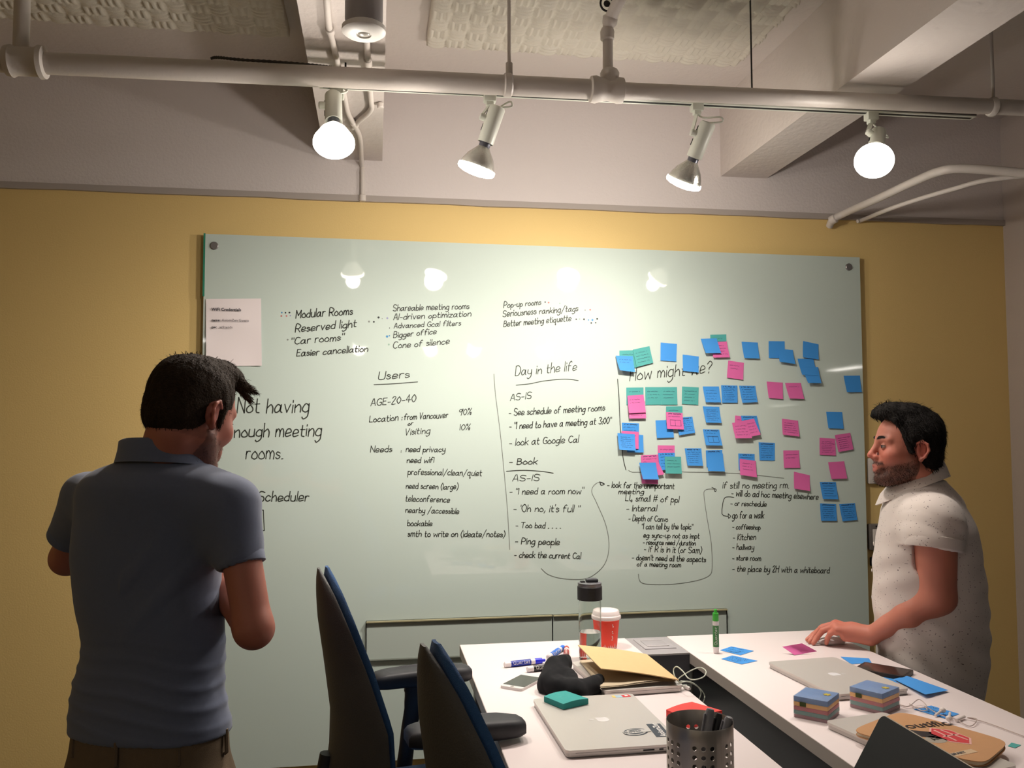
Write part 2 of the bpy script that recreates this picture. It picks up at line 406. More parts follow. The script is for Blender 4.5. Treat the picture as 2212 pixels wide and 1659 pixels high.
# acoustic foam
def foam(x0, x1, y0, y1, label):
    c = .072; st = .008; nx = int((x1-x0)/st)+1; ny = int((y1-y0)/st)+1; mb = MB(); zb = CZ-.012
    X = np.linspace(x0, x1, nx); Y = np.linspace(y0, y1, ny); v = []; 
    for yy in Y:
        for xx in X:
            u = (xx-x0)/c; w_ = (yy-y1)/c; iu, iw = math.floor(u), math.floor(w_); fu, fw_ = u-iu, w_-iw
            if (iu+iw) % 2: fu, fw_ = fw_, fu
            h = (.5-.5*math.cos(6*PI*fu))*(math.sin(PI*fw_)**.6)
            v.append((xx, yy, zb-.014-.017*h))
    f = [(j*nx+i, j*nx+i+1, (j+1)*nx+i+1, (j+1)*nx+i) for j in range(ny-1) for i in range(nx-1)]
    mb.add(v, f)
    rim = [(i, 0) for i in range(nx)]+[(nx-1, j) for j in range(1, ny)]+[(i, ny-1) for i in range(nx-2, -1, -1)]+[(0, j) for j in range(ny-2, 0, -1)]
    o = len(mb.v); m = len(rim)
    for i, j in rim: mb.v.append((X[i], Y[j], CZ))
    for q in range(m):
        a, b = rim[q], rim[(q+1) % m]; mb.f.append((a[1]*nx+a[0], b[1]*nx+b[0], o+(q+1) % m, o+q)); mb.m.append(0)
    tag(build(mb, 'acoustic_foam_panel', mat('foam', 'cfc8bb', .9, bump=.2, bscale=300), origin=(x0, y0, CZ), angle=180), label, 'foam panel')
zf = CZ-.02
fr0, fr1, fl1 = atZ(921, 95, zf), atZ(1592, 136, zf), atZ(626, 76, zf)
foam(float(fr0[0]), float(fr1[0]), float(fr0[1])-.95, float(fr0[1]), 'cream convoluted foam panel on the ceiling between the two beams')
foam(-2.6, float(fl1[0]), float(fl1[1])-.95, float(fl1[1]), 'cream convoluted foam panel on the ceiling in the shaded left corner')

# big white pipe under the ceiling
YP = -1.07
def PY(x, y, Y=YP): return tuple(atY(x, y, Y))
pr = empty('overhead_pipe', PY(1100, 185), 0, 'thick white painted pipe running across the room below the ceiling', 'pipe')
O = np.array(PY(1100, 185))
def pb(mb, name, m=None, parent=pr, **k):
    mb.v = [tuple(np.array(p)-O) for p in mb.v]; return build(mb, name, m or M_pipe, parent, **k)
pL, pT, pR = np.array(PY(20, 133)), np.array(PY(1318, 195)), np.array(PY(2300, 237))
dirp = pT-pL; pL2 = pL-dirp*.25
pb(MB().tube([pL2, pL, pT], .0315, 24), 'pipe_section')
pb(MB().tube([pT, pR, pR+(pR-pT)*.3], .0265, 24), 'pipe_section')
ax = ((0, 0, 0), tuple(dirp))
def coupling(c, prof, name, axis=None):
    pb(MB().lathe(prof, 28, (tuple(c), tuple(dirp if axis is None else axis))), name)
coupling(PY(10, 131), [(.032, 0), (.042, .004), (.046, .02), (.041, .03), (.041, .085), (.048, .095), (.046, .108), (.033, .112)], 'pipe_coupling')
coupling(PY(1280, 193), [(.033, -.01), (.041, -.006), (.043, .01), (.036, .03), (.034, .05), (.036, .066), (.041, .082), (.040, .098), (.028, .102)], 'pipe_tee')
coupling(np.array(PY(1317, 172))-np.array((0, 0, .01)), [(.03, -.02), (.029, .012), (.031, .03), (.026, .04), (.02, .044)], 'tee_collar', (0, 0, 1))
coupling(PY(2143, 231), [(.028, -.012), (.032, -.006), (.033, .006), (.028, .014)], 'pipe_clamp')
coupling(PY(1097, 184), [(.032, -.014), (.036, -.01), (.037, .008), (.032, .014)], 'pipe_clamp')
a = np.array(PY(1100, 160)); pb(MB().tube([a, a+(0, 0, .035)], .011, 14), 'clamp_neck')
pb(MB().tube([a+(0, 0, .03), (a[0], a[1], CZ)], .0058, 10), 'hanger_rod')
a = np.array(PY(2146, 215)); pb(MB().tube([a, (a[0], a[1], CZ)], .0058, 10), 'hanger_rod')
a = np.array(PY(45, 112)); pb(MB().tube([a, (a[0], a[1], CZ)], .022, 18), 'riser_pipe')
a = np.array(PY(1313, 150)); b = np.array(PY(1313, 35))
pb(MB().tube([a, b], .0165, 18), 'riser_pipe')
pb(MB().lathe([(.017, 0), (.022, .004), (.023, .03), (.019, .04)], 18, (PY(1312, 88), (0, 0, 1))), 'riser_collar')
e = b+np.array((.05, -.35, .10)); pb(MB().tube([b-(0, 0, .03), b+(0.01, -.03, .0), e], .02, 18), 'branch_pipe')
pb(MB().sphere(b+(0.004, -.01, -.02), .025), 'elbow')
rg = MB(); rc = np.array(PY(1311, 8, YP-.02))
rg.tube([rc+.021*np.array((math.cos(t), 0, math.sin(t)*1.15)) for t in np.linspace(0, 2*PI, 25)], .0035, 8, caps=False); rg.sphere(rc+(0, 0, .0), (.011, .006, .011))
pb(rg, 'hanger_ring', mat('black_iron', '2a2625', .5, .4))
# dark ribbed flexible conduit lying on the pipe
fp = [np.array(PY(x, y)) for x, y in [(455, 127), (470, 124), (520, 129), (600, 134), (680, 141), (722, 146)]]; fp = crom(fp, 14)
mb = MB().tube(fp, [(.0052 if i % 2 else .0038) for i in range(len(fp))], 8)
tag(build(mb, 'flexible_conduit', mat('grey_metal_conduit', '4d4844', .5, .3), origin=fp[0]), 'dark ribbed flexible conduit lying on the left part of the overhead pipe', 'conduit')

# conduits on beam + wall
def pathtube(name, pts, r, label, cat, m=M_pipe, sub=8, extra=None):
    e = empty(name, pts[0], 0, label, cat); o = np.array(pts[0])
    build(MB().tube([np.array(p)-o for p in pts], r, 12, smooth=sub), 'conduit_tube', m, e)
    for c, d, rr, ll in (extra or []):
        build(MB().lathe([(rr*.8, -ll/2), (rr, -ll/2+.003), (rr, ll/2-.003), (rr*.8, ll/2)], 14, (tuple(np.array(c)-o), d)), 'conduit_fitting', m, e)
    return e
zz = ZB-.012
def B(x, y): return tuple(atZ(x, y, zz))
w1 = [B(703, -60), B(708, 30), B(713, 70), B(722, 105), B(732, 150), B(745, 215), B(752, 245), B(768, 275), B(778, 300), tuple(atY(781, 352, -.03)), tuple(atY(783, 375, -.014)), tuple(atY(783, 428, -.014))]
pathtube('wall_conduit', w1, .0095, 'white conduit bending along the left beam and down to the yellow wall', 'conduit', extra=[(B(713, 66), tuple(np.array(B(713, 66))-np.array(B(722, 105))), .013, .03), (tuple(atY(783, 428, -.014)), (0, 0, 1), .015, .03), (B(765, 268), (.3, 1, 0), .013, .04)])
w2 = [B(790, 50), B(793, 100), B(796, 150), B(801, 215), B(803, 232), B(795, 245), B(775, 262), B(762, 276)]
pathtube('beam_conduit', w2, .0095, 'short white conduit on the beam behind the round sensor, ending in an elbow', 'conduit', sub=4, extra=[(B(795, 135), (.05, 1, 0), .013, .05), (B(822, 228), (0, 0, 1), .012, .02)])
# round motion sensor
sc = Q(786, 66, 2.30); se = empty('ceiling_sensor', sc, 0, 'round white ceiling sensor with lens hanging under the left beam', 'sensor')
build(MB().lathe([(.047, .008), (.05, .03), (.05, ZB-sc[2]-.008), (.046, ZB-sc[2]-.004), (.046, ZB-sc[2])], 32), 'housing', mat('sensor_grey', '8f8a8a', .5), se)
build(MB().lathe([(.052, .012), (.058, .008), (.058, -.004), (.05, -.010), (.02, -.013), (.019, -.009), (.0001, -.009)], 32), 'flange', mat('sensor_white', 'd8d4ce', .45), se)
build(MB().sphere((0, 0, -.007), (.017, .017, .008)), 'lens', mat('lens_plastic', 'b8b4ac', .25), se)
build(MB().sphere((-.033, -.02, -.008), (.006, .006, .003)), 'indicator', mat('lens_plastic', 'b8b4ac', .25), se)
# curved pipes right corner
w3 = [tuple(atY(1792, 488, -.02)), tuple(atY(1800, 474, -.06)), tuple(atY(1830, 458, -.12)), tuple(Q(1900, 427, 3.6)), tuple(Q(1975, 392, 3.35)), tuple(Q(2030, 370, 3.2)), tuple(Q(2085, 364, 3.15)), tuple(Q(2212, 374, 3.1)), tuple(Q(2330, 385, 3.05))]
pathtube('corner_pipe', w3, .0165, 'thicker white pipe bending out of the wall in the right corner', 'pipe', extra=[(w3[1], tuple(np.array(w3[1])-np.array(w3[2])), .021, .03)])
w4 = [tuple(atY(1852, 478, -.02)), tuple(atY(1866, 474, -.05)), tuple(Q(1920, 452, 3.62)), tuple(Q(1985, 430, 3.45)), tuple(Q(2060, 408, 3.3)), tuple(Q(2140, 388, 3.2)), tuple(Q(2300, 372, 3.1))]
pathtube('corner_conduit', w4, .009, 'thinner white conduit running beside the corner pipe', 'conduit')

# ------------------------------------------------------------------ track lights
M_lampw = mat('lamp_white', 'd9dbd0', .4); M_lens = mat('lamp_lens', (1.0, .95, .84), .3, emit=22.0)
M_refl = mat('glass_reflector', 'cfcec6', .22, .7, bump=.15, bscale=200); M_slot = mat('slot_black', '0d0d0d', .6)
M_halo = mat('lit_bulb_glass', (1.0, .93, .8), .3, emit=1.8)
YT = -.985
tr = empty('light_track', atY(1340, 218, YT), 0, 'white lighting track with black slot hung just below the overhead pipe', 'track')
o = np.array(atY(1340, 218, YT)); ta, tb_ = np.array(atY(690, 182, YT))-o, np.array(atY(2102, 251, YT))-o
def bar(mb, a, b, wy, wz, mi=None):
    a, b = np.array(a), np.array(b); off = [(0, -wy, -wz), (0, wy, -wz), (0, wy, wz), (0, -wy, wz)]
    mb.add([a+np.array(q) for q in off]+[b+np.array(q) for q in off], [(0, 3, 2, 1), (4, 5, 6, 7), (0, 1, 5, 4), (1, 2, 6, 5), (2, 3, 7, 6), (3, 0, 4, 7)], mi)
mb = MB(); bar(mb, ta, tb_, .017, .008); build(mb, 'rail', M_lampw, tr, smooth=False)
mb = MB(); bar(mb, ta+np.array((.01, 0, -.0085)), tb_+np.array((-.01, 0, -.0085)), .005, .001); build(mb, 'slot', M_slot, tr, smooth=False)
mb = MB(); bar(mb, ta+np.array((.0, -.0175, -.002)), tb_+np.array((0, -.0175, -.002)), .001, .0022); build(mb, 'side_groove', mat('groove_grey', '57504e', .6), tr, smooth=False)
for xs in (746, 1625):
    p = np.array(atY(xs, 190+(xs-690)*.0432, YT))-o; build(MB().tube([p, p+np.array((0, 0, CZ-(o+p)[2]))], .003, 8), 'hanger_rod', mat('black_iron', '2a2625'), tr)
def track_lamp(top, d, side, adapter, label, group, lit=True, emat=None, P=None):
    P0 = np.array(atY(top[0], top[1], YT-.03)) if P is None else np.array(P)
    d = np.array(d, float); d /= np.linalg.norm(d); e = empty('track_spotlight', P0, 0, label, 'spotlight', group)
    A = ((0, 0, 0), tuple(d))
    build(MB().lathe([(.012, -.004), (.022, -.002), (.0262, .004), (.0262, .118), (.024, .118), (.024, .112), (.0001, .112)], 28, A), 'canister', M_lampw, e)
    build(MB().lathe([(.0185, .105), (.0185, .135), (.023, .142)], 24, A, caps=False), 'socket_collar', mat('socket_steel', '6d6e78', .35, .6), e)
    build(MB().lathe([(.019, .132), (.030, .146), (.043, .162), (.053, .182), (.0595, .203), (.0605, .207)], 40, A, caps=False), 'reflector', M_halo if emat == 'glow' else M_refl, e)
    build(MB().lathe([(.0605, .1985), (.0616, .203), (.0616, .209), (.058, .2145), (.045, .220), (.025, .2235), (.0001, .225)], 40, A, caps=False), 'lens', M_lens, e)
    sd = np.cross(d, (0, 1, 0)); sd /= np.linalg.norm(sd); sd = sd*side; fr = np.cross(sd, d)
    kn = sd*.034+d*.045
    for t0 in (.018, .062):
        s = MB(); c = sd*.0255+d*t0
        s.tube([c-fr*.006, c-fr*.006+d*.022], .0028, 6); build(s, 'vent_slot', M_slot, e)
    build(MB().lathe([(.0001, -.012), (.010, -.012), (.0115, -.008), (.0115, .008), (.008, .011), (.0001, .011)], 14, (tuple(kn), tuple(sd))), 'pivot_knob', M_lampw, e)
    ad = np.array(adapter)-P0
    build(MB().box(ad+(-.02, -.016, -.014), ad+(.02, .016, .014), .003), 'track_adapter', M_lampw, e)
    build(MB().box(ad+(-.012, -.012, -.026), ad+(.012, .012, -.012), .003), 'adapter_neck', M_lampw, e)
    mb = MB(); a = ad+(0, 0, -.02); b = kn+sd*.006
    t = b-a; q = Vector(t).to_track_quat('Z', 'Y').to_matrix().to_4x4(); L = float(np.linalg.norm(t))
    mb.box((-.008, -.0018, 0), (.008, .0018, L)); mb.xf(Matrix.Translation(Vector(a))@q); build(mb, 'stem', M_lampw, e)
    build(MB().tube([a, a+sd*-.02+(0, -.01, -.012), -d*.03-sd*.03, -d*.02-sd*.042, -d*.008-sd*.02, -d*.001], .0032, 8, smooth=5), 'cord', M_lampw, e)
    return P0+d*.232, d
def idir(dx, dy, s):            # heading given by screen slope and depth share, as a world vector
    v = np.array((dx, dy), float); v /= np.linalg.norm(v); c = math.sqrt(1-s*s)
    return rtv*v[0]*c-upv*v[1]*c+fwv*s
L4 = [((720, 206), idir(16, 122, -.50), -1, (727, 196), 'brightly lit spotlight at the left end of the track, facing the room', 'glow'),
      ((1075, 232), idir(-48, 134, .10), -1, (1058, 212), 'lit spotlight tilted left, second from the left along the track', None),
      ((1530, 266), idir(-47, 126, .36), -1, (1505, 232), 'spotlight with silver ribbed reflector turned to the wall', None),
      ((1897, 287), idir(-57, 104, -.68), -1, (1882, 252), 'brightly lit spotlight at the right end of the track, facing the room', 'glow')]
for i, (tp, d, sd, ad, lb, em) in enumerate(L4):
    p, dd = track_lamp(tp, d, sd, atY(ad[0], ad[1], YT), lb, 'spotlights on the track', emat=em)
    lamp_light('spot_beam', 'SPOT', tuple(p+dd*.012), tuple(dd), SPOT_POWER[i], WARM, spot_size=math.radians(150), spot_blend=1.0, shadow_soft_size=.05)
    lamp_light('bulb_glow', 'POINT', tuple(p+dd*.015), (0, 0, -1), BULB_POWER[i], WARM, shadow_soft_size=.035)
# second run of lamps behind the photographer, seen only mirrored in the board
o2 = MB(); bar(o2, (-.6, -4.1, 2.60), (2.6, -4.1, 2.60), .017, .008)
t2 = tag(build(o2, 'rear_light_track', M_lampw, smooth=False), 'white lighting track behind the camera, seen only as a reflection', 'track')
for i, (x, dx) in enumerate([(-.1, -.2), (.42, .3), (.95, -.25), (1.5, .2)]):
    P = np.array((x, -4.13, 2.52)); track_lamp(None, (dx, -.45, -.85), 1, P+(0, .03, .075), ['first', 'second', 'third', 'fourth'][i]+' spotlight from the left on the track behind the camera', 'spotlights on the rear track', P=P)
    lamp_light('rear_bulb_glow', 'POINT', (x+dx*.25, -4.13-.11, 2.52-.215), (0, 0, -1), 1.8, WARM, shadow_soft_size=.06)
for i, (x, y, z, p, ro) in enumerate(OFFICE):  # first three are added fill, placed clear of the board reflection
    e = empty('fluorescent_or_fill_fixture', (x, y, z), math.radians(ro), ['near left', 'near right', 'far left', 'far right', 'farthest and lowest'][i]+' hanging fluorescent fixture with louvre in the office behind the camera', 'ceiling light', 'office ceiling fixtures')
    build(MB().box((-.62, -.14, .0), (.62, .14, .05), .01), 'housing', M_lampw, e)
    build(MB().box((-.6, -.12, -.006), (.6, .12, -.001)), 'diffuser', mat('tube_glow', (1, .96, .9), emit=7.0), e)
    for k in range(9): build(MB().box((-.54+.135*k-.003, -.125, -.026), (-.54+.135*k+.003, .125, -.004)), 'louvre', M_lampw, e)
    for k in (-.5, .5): build(MB().tube([(k, 0, .05), (k, 0, CZ-z)], .004, 6), 'hanger_rod', M_lampw, e)

# ================================================================== GLASS BOARD
YG = -.030
bTL, bTR, bBR = atY(442, 505, YG), atY(1857, 556, YG), atY(1885, 1378, YG)
bx0, bx1 = float(bTL[0]), float(bTR[0]); bz0 = float(atY(650, 1655, YG)[2]); bzl, bzr = float(bTL[2]), float(bTR[2])
M_board = mat('back_painted_glass', 'c0cdc5', .03, spec=.55, coat=.25)
M_gedge = mat('green_glass_edge', '3f9a7c', .1, trans=.3)
M_ink = mat('black_marker_ink', '33362f', .5); M_ink2 = mat('faded_marker_ink', '6d716a', .6)
OB = np.array((bx0, 0, bz0))
board = empty('glass_board', OB, 0, 'large pale green glass writing board covered in marker writing', 'whiteboard')
def bb(mb, name, m, **k):
    mb.v = [tuple(np.array(p)-OB) for p in mb.v]; return build(mb, name, m, board, **k)
mb = MB(); y0, y1 = YG, YG+.008
mb.add([(bx0, y0, bz0), (bx1, y0, bz0), (bx1, y0, bzr), (bx0, y0, bzl), (bx0, y1, bz0), (bx1, y1, bz0), (bx1, y1, bzr), (bx0, y1, bzl)],
       [(0, 1, 2, 3), (7, 6, 5, 4)], 0)
mb.f += [(0, 4, 5, 1), (1, 5, 6, 2), (2, 6, 7, 3), (3, 7, 4, 0)]; mb.m += [1]*4
bb(mb, 'glass_panel', [M_board, M_gedge], smooth=False)
mb = MB().box((bx0-.004, YG-.001, float(atY(440, 640, YG)[2])), (bx0+.0035, YG+.008, bzl+.002)); bb(mb, 'edge_strip', M_gedge, smooth=False)
for px, py in ((463, 531), (1833, 577), (455, 1600), (1868, 1560)):
    c = atY(px, py, YG)
    bb(MB().lathe([(.012, -YG-.0), (.012, 0), (.0165, -.0005), (.0165, -.004), (.014, -.006), (.0001, -.006)], 24, (tuple(c), (0, 1, 0))), 'standoff', mat('brushed_steel', '8d8a88', .35, .7))
def W(x, y): p = atY(x, y, YG); return (p[0], p[2])
def write(txt, x0, y0, x1, y1, h, wd=2.1, m=None, parent_name='marker_writing'):
    S, w = text_strokes(txt); mb = MB(); ux, uy = (x1-x0)/w, (y1-y0)/w; hs = h/9.0
    for st in S:
        ribbon(mb, [W(x0+ux*p[0], y0+uy*p[0]-hs*p[1]) for p in st], wd*.00180, YG-.0007)
    bb(mb, parent_name, m or M_ink, smooth=False, fixn=False)
def draw(pts, wd=1.6, sub=6, m=None, name='marker_line'):
    mb = MB(); P = [W(*p) for p in pts]; P = crom(P, sub) if sub and len(P) > 2 else P
    ribbon(mb, P, wd*.00205, YG-.0007); bb(mb, name, m or M_ink, smooth=False, fixn=False)
WR = [("Modular Rooms", 639, 687, 761, 679, 17, 2.6), ("Reserved light", 638, 718, 769, 706, 16, 2.5), ("\"Car rooms\"", 629, 744, 742, 735, 15, 2.4), ("Easier cancellation", 641, 770, 794, 759, 14, 2.3),
("Shareable meeting rooms", 849, 672, 1013, 667, 13, 2), ("AI-driven optimization", 850, 691, 1017, 683, 12, 2), ("Advanced Gcal filters", 851, 709, 995, 703, 11, 1.9), ("Bigger office", 850, 730, 942, 721, 12, 2), ("Cone of silence", 849, 753, 970, 743, 13, 2),
("Pop-up rooms", 1088, 665, 1168, 658, 12, 2), ("Seriousness ranking/tags", 1086, 684, 1248, 672, 13, 2.1), ("Better meeting etiquette", 1088, 706, 1233, 693, 13, 2.1),
("Users", 817, 820, 883, 816, 17, 2.2), ("AGE-20-40", 801, 877, 897, 868, 15, 2.0), ("Location :", 798, 912, 868, 908, 14, 2), ("from Vancouver", 873, 907, 967, 902, 13, 2), ("90%", 991, 898, 1017, 895, 13, 1.8), ("or", 881, 919, 892, 918, 8, 1.8),
("Visiting", 875, 940, 928, 936, 13, 1.8), ("10%", 991, 929, 1014, 928, 12, 1.8), ("Needs", 800, 977, 846, 976, 13, 2), (":", 866, 977, 867, 977, 9, 1.6), ("need privacy", 877, 976, 961, 976, 12, 2), ("need wifi", 879, 1000, 937, 999, 12, 2),
("professional/clean/quiet", 881, 1025, 1040, 1028, 13, 1.9), ("need screen (large)", 877, 1055, 989, 1057, 12, 1.9), ("teleconference", 876, 1083, 971, 1085, 13, 1.9), ("nearby /accessible", 876, 1107, 991, 1110, 12, 1.9), ("bookable", 880, 1136, 933, 1136, 12, 1.9), ("smth to write on (ideate/notes)", 881, 1159, 1090, 1160, 13, 2.0),
("Day in the life", 1113, 812, 1245, 800, 20, 2.0), ("AS-IS", 1102, 866, 1147, 860, 14, 1.9), ("- See schedule of meeting rooms", 1099, 898, 1306, 887, 14, 2.1), ("- \"I need to have a meeting at 3:00\"", 1100, 927, 1320, 915, 14, 2.1), ("- look at Google Cal", 1100, 963, 1249, 955, 15, 2.0), ("- Book", 1100, 1003, 1160, 1003, 13, 2.3),
("AS-IS", 1107, 1039, 1164, 1038, 13, 1.9), ("- \"I need a room now\"", 1101, 1068, 1260, 1067, 14, 2.0), ("- 'Oh no, it's full \"", 1109, 1105, 1252, 1106, 15, 2.0), ("- Too bad . . . .", 1114, 1140, 1211, 1141, 12, 2.0), ("- Ping people", 1113, 1175, 1208, 1177, 14, 2.2), ("- check the current Cal", 1111, 1204, 1254, 1207, 13, 2.1),
("How might we?", 1360, 823, 1536, 805, 27, 2.3), ("- look for the unimportant", 1312, 1053, 1456, 1056, 13, 2.1), ("meeting", 1336, 1067, 1390, 1067, 11, 2.0), ("L> small # of ppl", 1351, 1082, 1466, 1085, 13, 2.1), ("- Internal", 1353, 1104, 1418, 1104, 13, 2.1), ("- Depth of Convo", 1358, 1125, 1442, 1127, 12, 2.0),
("\"I can tell by the topic\"", 1386, 1143, 1496, 1143, 12, 2.0), ("eg: sync-up not as impt", 1390, 1161, 1510, 1163, 11, 2.0), ("- resource need /duration", 1389, 1176, 1502, 1178, 10, 2.0), ("- if R is in it (or Sam)", 1391, 1192, 1515, 1195, 13, 2.0), ("- doesn't need all the aspects", 1365, 1209, 1524, 1214, 12, 2.1), ("of a meeting room", 1376, 1223, 1470, 1225, 10, 2.0),
("if still no meeting rm.", 1561, 1055, 1704, 1054, 14, 2.0), ("- will do ad hoc meeting elsewhere", 1580, 1071, 1767, 1079, 13, 2.1), ("- or reschedule", 1578, 1092, 1655, 1094, 11, 2.0), ("go for a walk", 1582, 1120, 1650, 1119, 14, 2.1), ("- coffeeshop", 1582, 1143, 1642, 1144, 11, 2.0), ("- Kitchen", 1583, 1166, 1632, 1166, 13, 2.0), ("- hallway", 1582, 1187, 1628, 1187, 12, 2.0),
("- store room", 1582, 1210, 1643, 1211, 11, 2.0), ("- the place by 2H with a whiteboard", 1582, 1234, 1791, 1238, 13, 2.0), ("Not having", 512, 891, 666, 891, 31, 2.8), ("enough meeting", 490, 944, 693, 942, 28, 2.7), ("rooms.", 531, 991, 611, 991, 30, 2.4), ("private Scheduler", 466, 1083, 666, 1082, 20, 2.5)]
for t in WR: write(*t)
draw([(808, 831), (850, 829), (902, 825)], 1.8, 4); draw([(1115, 832), (1145, 829), (1175, 823), (1220, 819), (1249, 822)], 1.7)
draw([(1067, 808), (1070, 850), (1080, 930), (1088, 1010), (1096, 1100), (1101, 1187)], 1.3, 6, M_ink2)
draw([(1094, 1018), (1130, 1016), (1168, 1018), (1195, 1022)], 1.8)
k = 3.687
draw([(750+a/k, 950+b/k) for a, b in [(1545, 1025), (1600, 1072), (1700, 1103), (1850, 1112), (1950, 1085), (2050, 990), (2085, 850), (2060, 680), (1985, 500), (1948, 420), (1960, 370), (2000, 340), (2040, 345)]], 1.4, 6, M_ink2)
draw([(750+a/k, 950+b/k) for a, b in [(2010, 335), (2048, 352), (2022, 362), (2015, 345)]], 2, 3)
draw([(1334, 819), (1337, 860), (1340, 926), (1344, 974), (1347, 995), (1352, 1015)], 1.8)
draw([(1358, 1016), (1364, 1019.5), (1379, 1020), (1471, 1019.5), (1593, 1023), (1693, 1033)], 1.4, 6, M_ink2)
draw([(1280+a/k, 1000+b/k) for a, b in [(365, 885), (372, 930), (400, 958), (480, 968), (600, 968), (750, 952), (870, 925), (935, 890), (952, 830), (945, 640), (910, 430), (888, 270), (892, 222), (930, 208), (975, 210)]], 1.4, 6, M_ink2)
draw([(1280+a/k, 1000+b/k) for a, b in [(950, 195), (985, 212), (975, 228), (968, 212)]], 1.6, 3)
draw([(1280+a/k, 1000+b/k) for a, b in [(1125, 275), (1080, 270), (1045, 290), (1030, 405), (1075, 425)]], 1.7, 3)
draw([(1280+a/k, 1000+b/k) for a, b in [(1080, 405), (1100, 425), (1082, 440), (1080, 410)]], 1.7, 2)
draw([(540, 1101), (569, 1102), (571, 1146), (545, 1148)], 1.8, 0); draw([(548, 1131), (562, 1129), (562, 1141), (553, 1141)], 1.6, 0); draw([(556, 1108), (559, 1116), (552, 1120)], 1.6, 0)
k = 3.16
DOT = dict(b='3a7fae', k='1c1f1e', r='b8605c', g='8fa99a', p='8b8cb0', s='7d807b')
DOTS = [(400+x/k, 480+y/k, c, r) for x, y, c, r in [(660, 617, 'b', 1.5), (685, 618, 'k', 1.5), (712, 617, 'k', 1.7), (657, 640, 'r', 1.6), (692, 640, 'r', 1.6), (718, 638, 'p', 1.4), (1255, 678, 's', 2), (1288, 680, 'k', 1.8), (1320, 650, 'k', 2.2), (1345, 658, 's', 1), (1380, 655, 'p', 2), (1395, 722, 'k', 1), (1378, 780, 'b', 2.4), (1394, 775, 'b', 1.4), (1390, 835, 'g', 2), (700, 802, 's', 1.8)]]
k = 4.148
DOTS += [(1000+x/k, 600+y/k, c, r) for x, y, c, r in [(737, 218, 'k', 1.6), (768, 222, 'r', 1.8), (868, 230, 'g', 1.5), (1095, 290, 's', 1.4), (1140, 287, 'r', 1.8), (1015, 372, 'k', 1.6), (1045, 370, 'g', 1.8), (1085, 372, 'k', 2), (1125, 378, 'b', 1.5), (1160, 378, 'b', 2.2), (1203, 368, 'k', 2), (1150, 405, 'k', 1.8), (1190, 403, 'k', 1.6)]]
for x, y, c, r in DOTS:
    p = atY(x, y, YG-.0007); bb(MB().lathe([(r*.0021, 0), (.0001, .0003)], 10, (tuple(p), (0, -1, 0))), 'marker_dot', mat('dot_ink_'+c, DOT[c], .5), smooth=False)

# two flat panels with a metal lip fixed low on the board
for i, (xa, xb, ya, yb, yc, yd) in enumerate([(791, 1192, 1341, 1327, 1420, 1406), (1193, 1568, 1327, 1314, 1406, 1392)]):
    a, b = atY(xa, ya, YG), atY(xb, yb, YG); zt = float((a[2]+b[2])/2); zb = zt-.155; x0, x1 = float(a[0])+.001, float(b[0])-.001
    e = empty('marker_ledge_panel', (x0, YG, zb), 0, 'flat panel with metal lip low on the glass board, '+('left' if i == 0 else 'right')+' of the pair', 'panel', 'ledge panels on the board'); w_ = x1-x0
    build(MB().box((0, -.010, 0), (w_, 0, zt-zb), .001), 'panel', mat('ledge_paint', 'b4beb6', .35), e, smooth=False)
    build(MB().box((0, -.022, zt-zb-.006), (w_, 0, zt-zb), .001), 'metal_lip', mat('brass_tint_metal', 'b8b08c', .3, .35), e, smooth=False)
    build(MB().box((0, -.014, -.006), (w_, 0, .0), .001), 'lower_rail', mat('rail_grey', '7f857c', .5), e, smooth=False)
    for xx in ((-.0015, w_-.0005) if i == 0 else (w_-.0015,)): build(MB().box((xx, -.0125, 0), (xx+.003, 0, zt-zb)), 'seam', M_slot, e, smooth=False)

# printed sheet
pc = [atY(x, y, YG-.002) for x, y in ((445, 646), (564, 645), (566, 790), (446, 791))]
ps = empty('paper_sheet', pc[3], 0, 'white printed sheet taped to the upper left of the glass board', 'paper')
mb = MB(); o = pc[3]
def shp(u, v):
    p = (pc[0]*(1-u)+pc[1]*u)*(1-v)+(pc[3]*(1-u)+pc[2]*u)*v-o; return tuple(p+np.array((0, -.0015-.006*(2*abs(u-.5))**3*v-.0016*math.sin(v*9)*math.sin(u*5), 0)))
mb.grid(shp, 12, 14); build(mb, 'sheet', mat('white_paper', 'e6dcdc', .7), ps, angle=180)
def text_mesh(txt, size, m, parent, loc, rot, name='printed_text', bold=0.0, sx=1.0):
    c = bpy.data.curves.new(name, 'FONT'); c.body = txt; c.size = size; c.offset = bold; c.resolution_u = 3
    t = bpy.data.objects.new('tmp', c); COL.objects.link(t); bpy.context.view_layer.update()
    me = bpy.data.meshes.new_from_object(t.evaluated_get(bpy.context.evaluated_depsgraph_get())); bpy.data.objects.remove(t)
    o = link(me, name, m, parent); o.location = loc; o.rotation_euler = rot; o.scale = (sx, 1, 1); return o
M_print = mat('print_black', '2b2a33', .7); RW = (PI/2, 0, 0)
def on_sheet(px, py): p = atY(px, py, YG-.009)-o; return (p[0], -.0082, p[2])
for txt, px, py, s, b in (('WiFi Credentials', 457, 671, .017, .0004), ('name:', 457, 694, .0145, .0004), ('AxiomZen Guests', 479, 694, .0145, 0), ('pw:', 457, 709, .0145, .0004), ('azfriends', 474, 709, .0145, 0)):
    text_mesh(txt, s, M_print, ps, on_sheet(px, py), RW, bold=b)

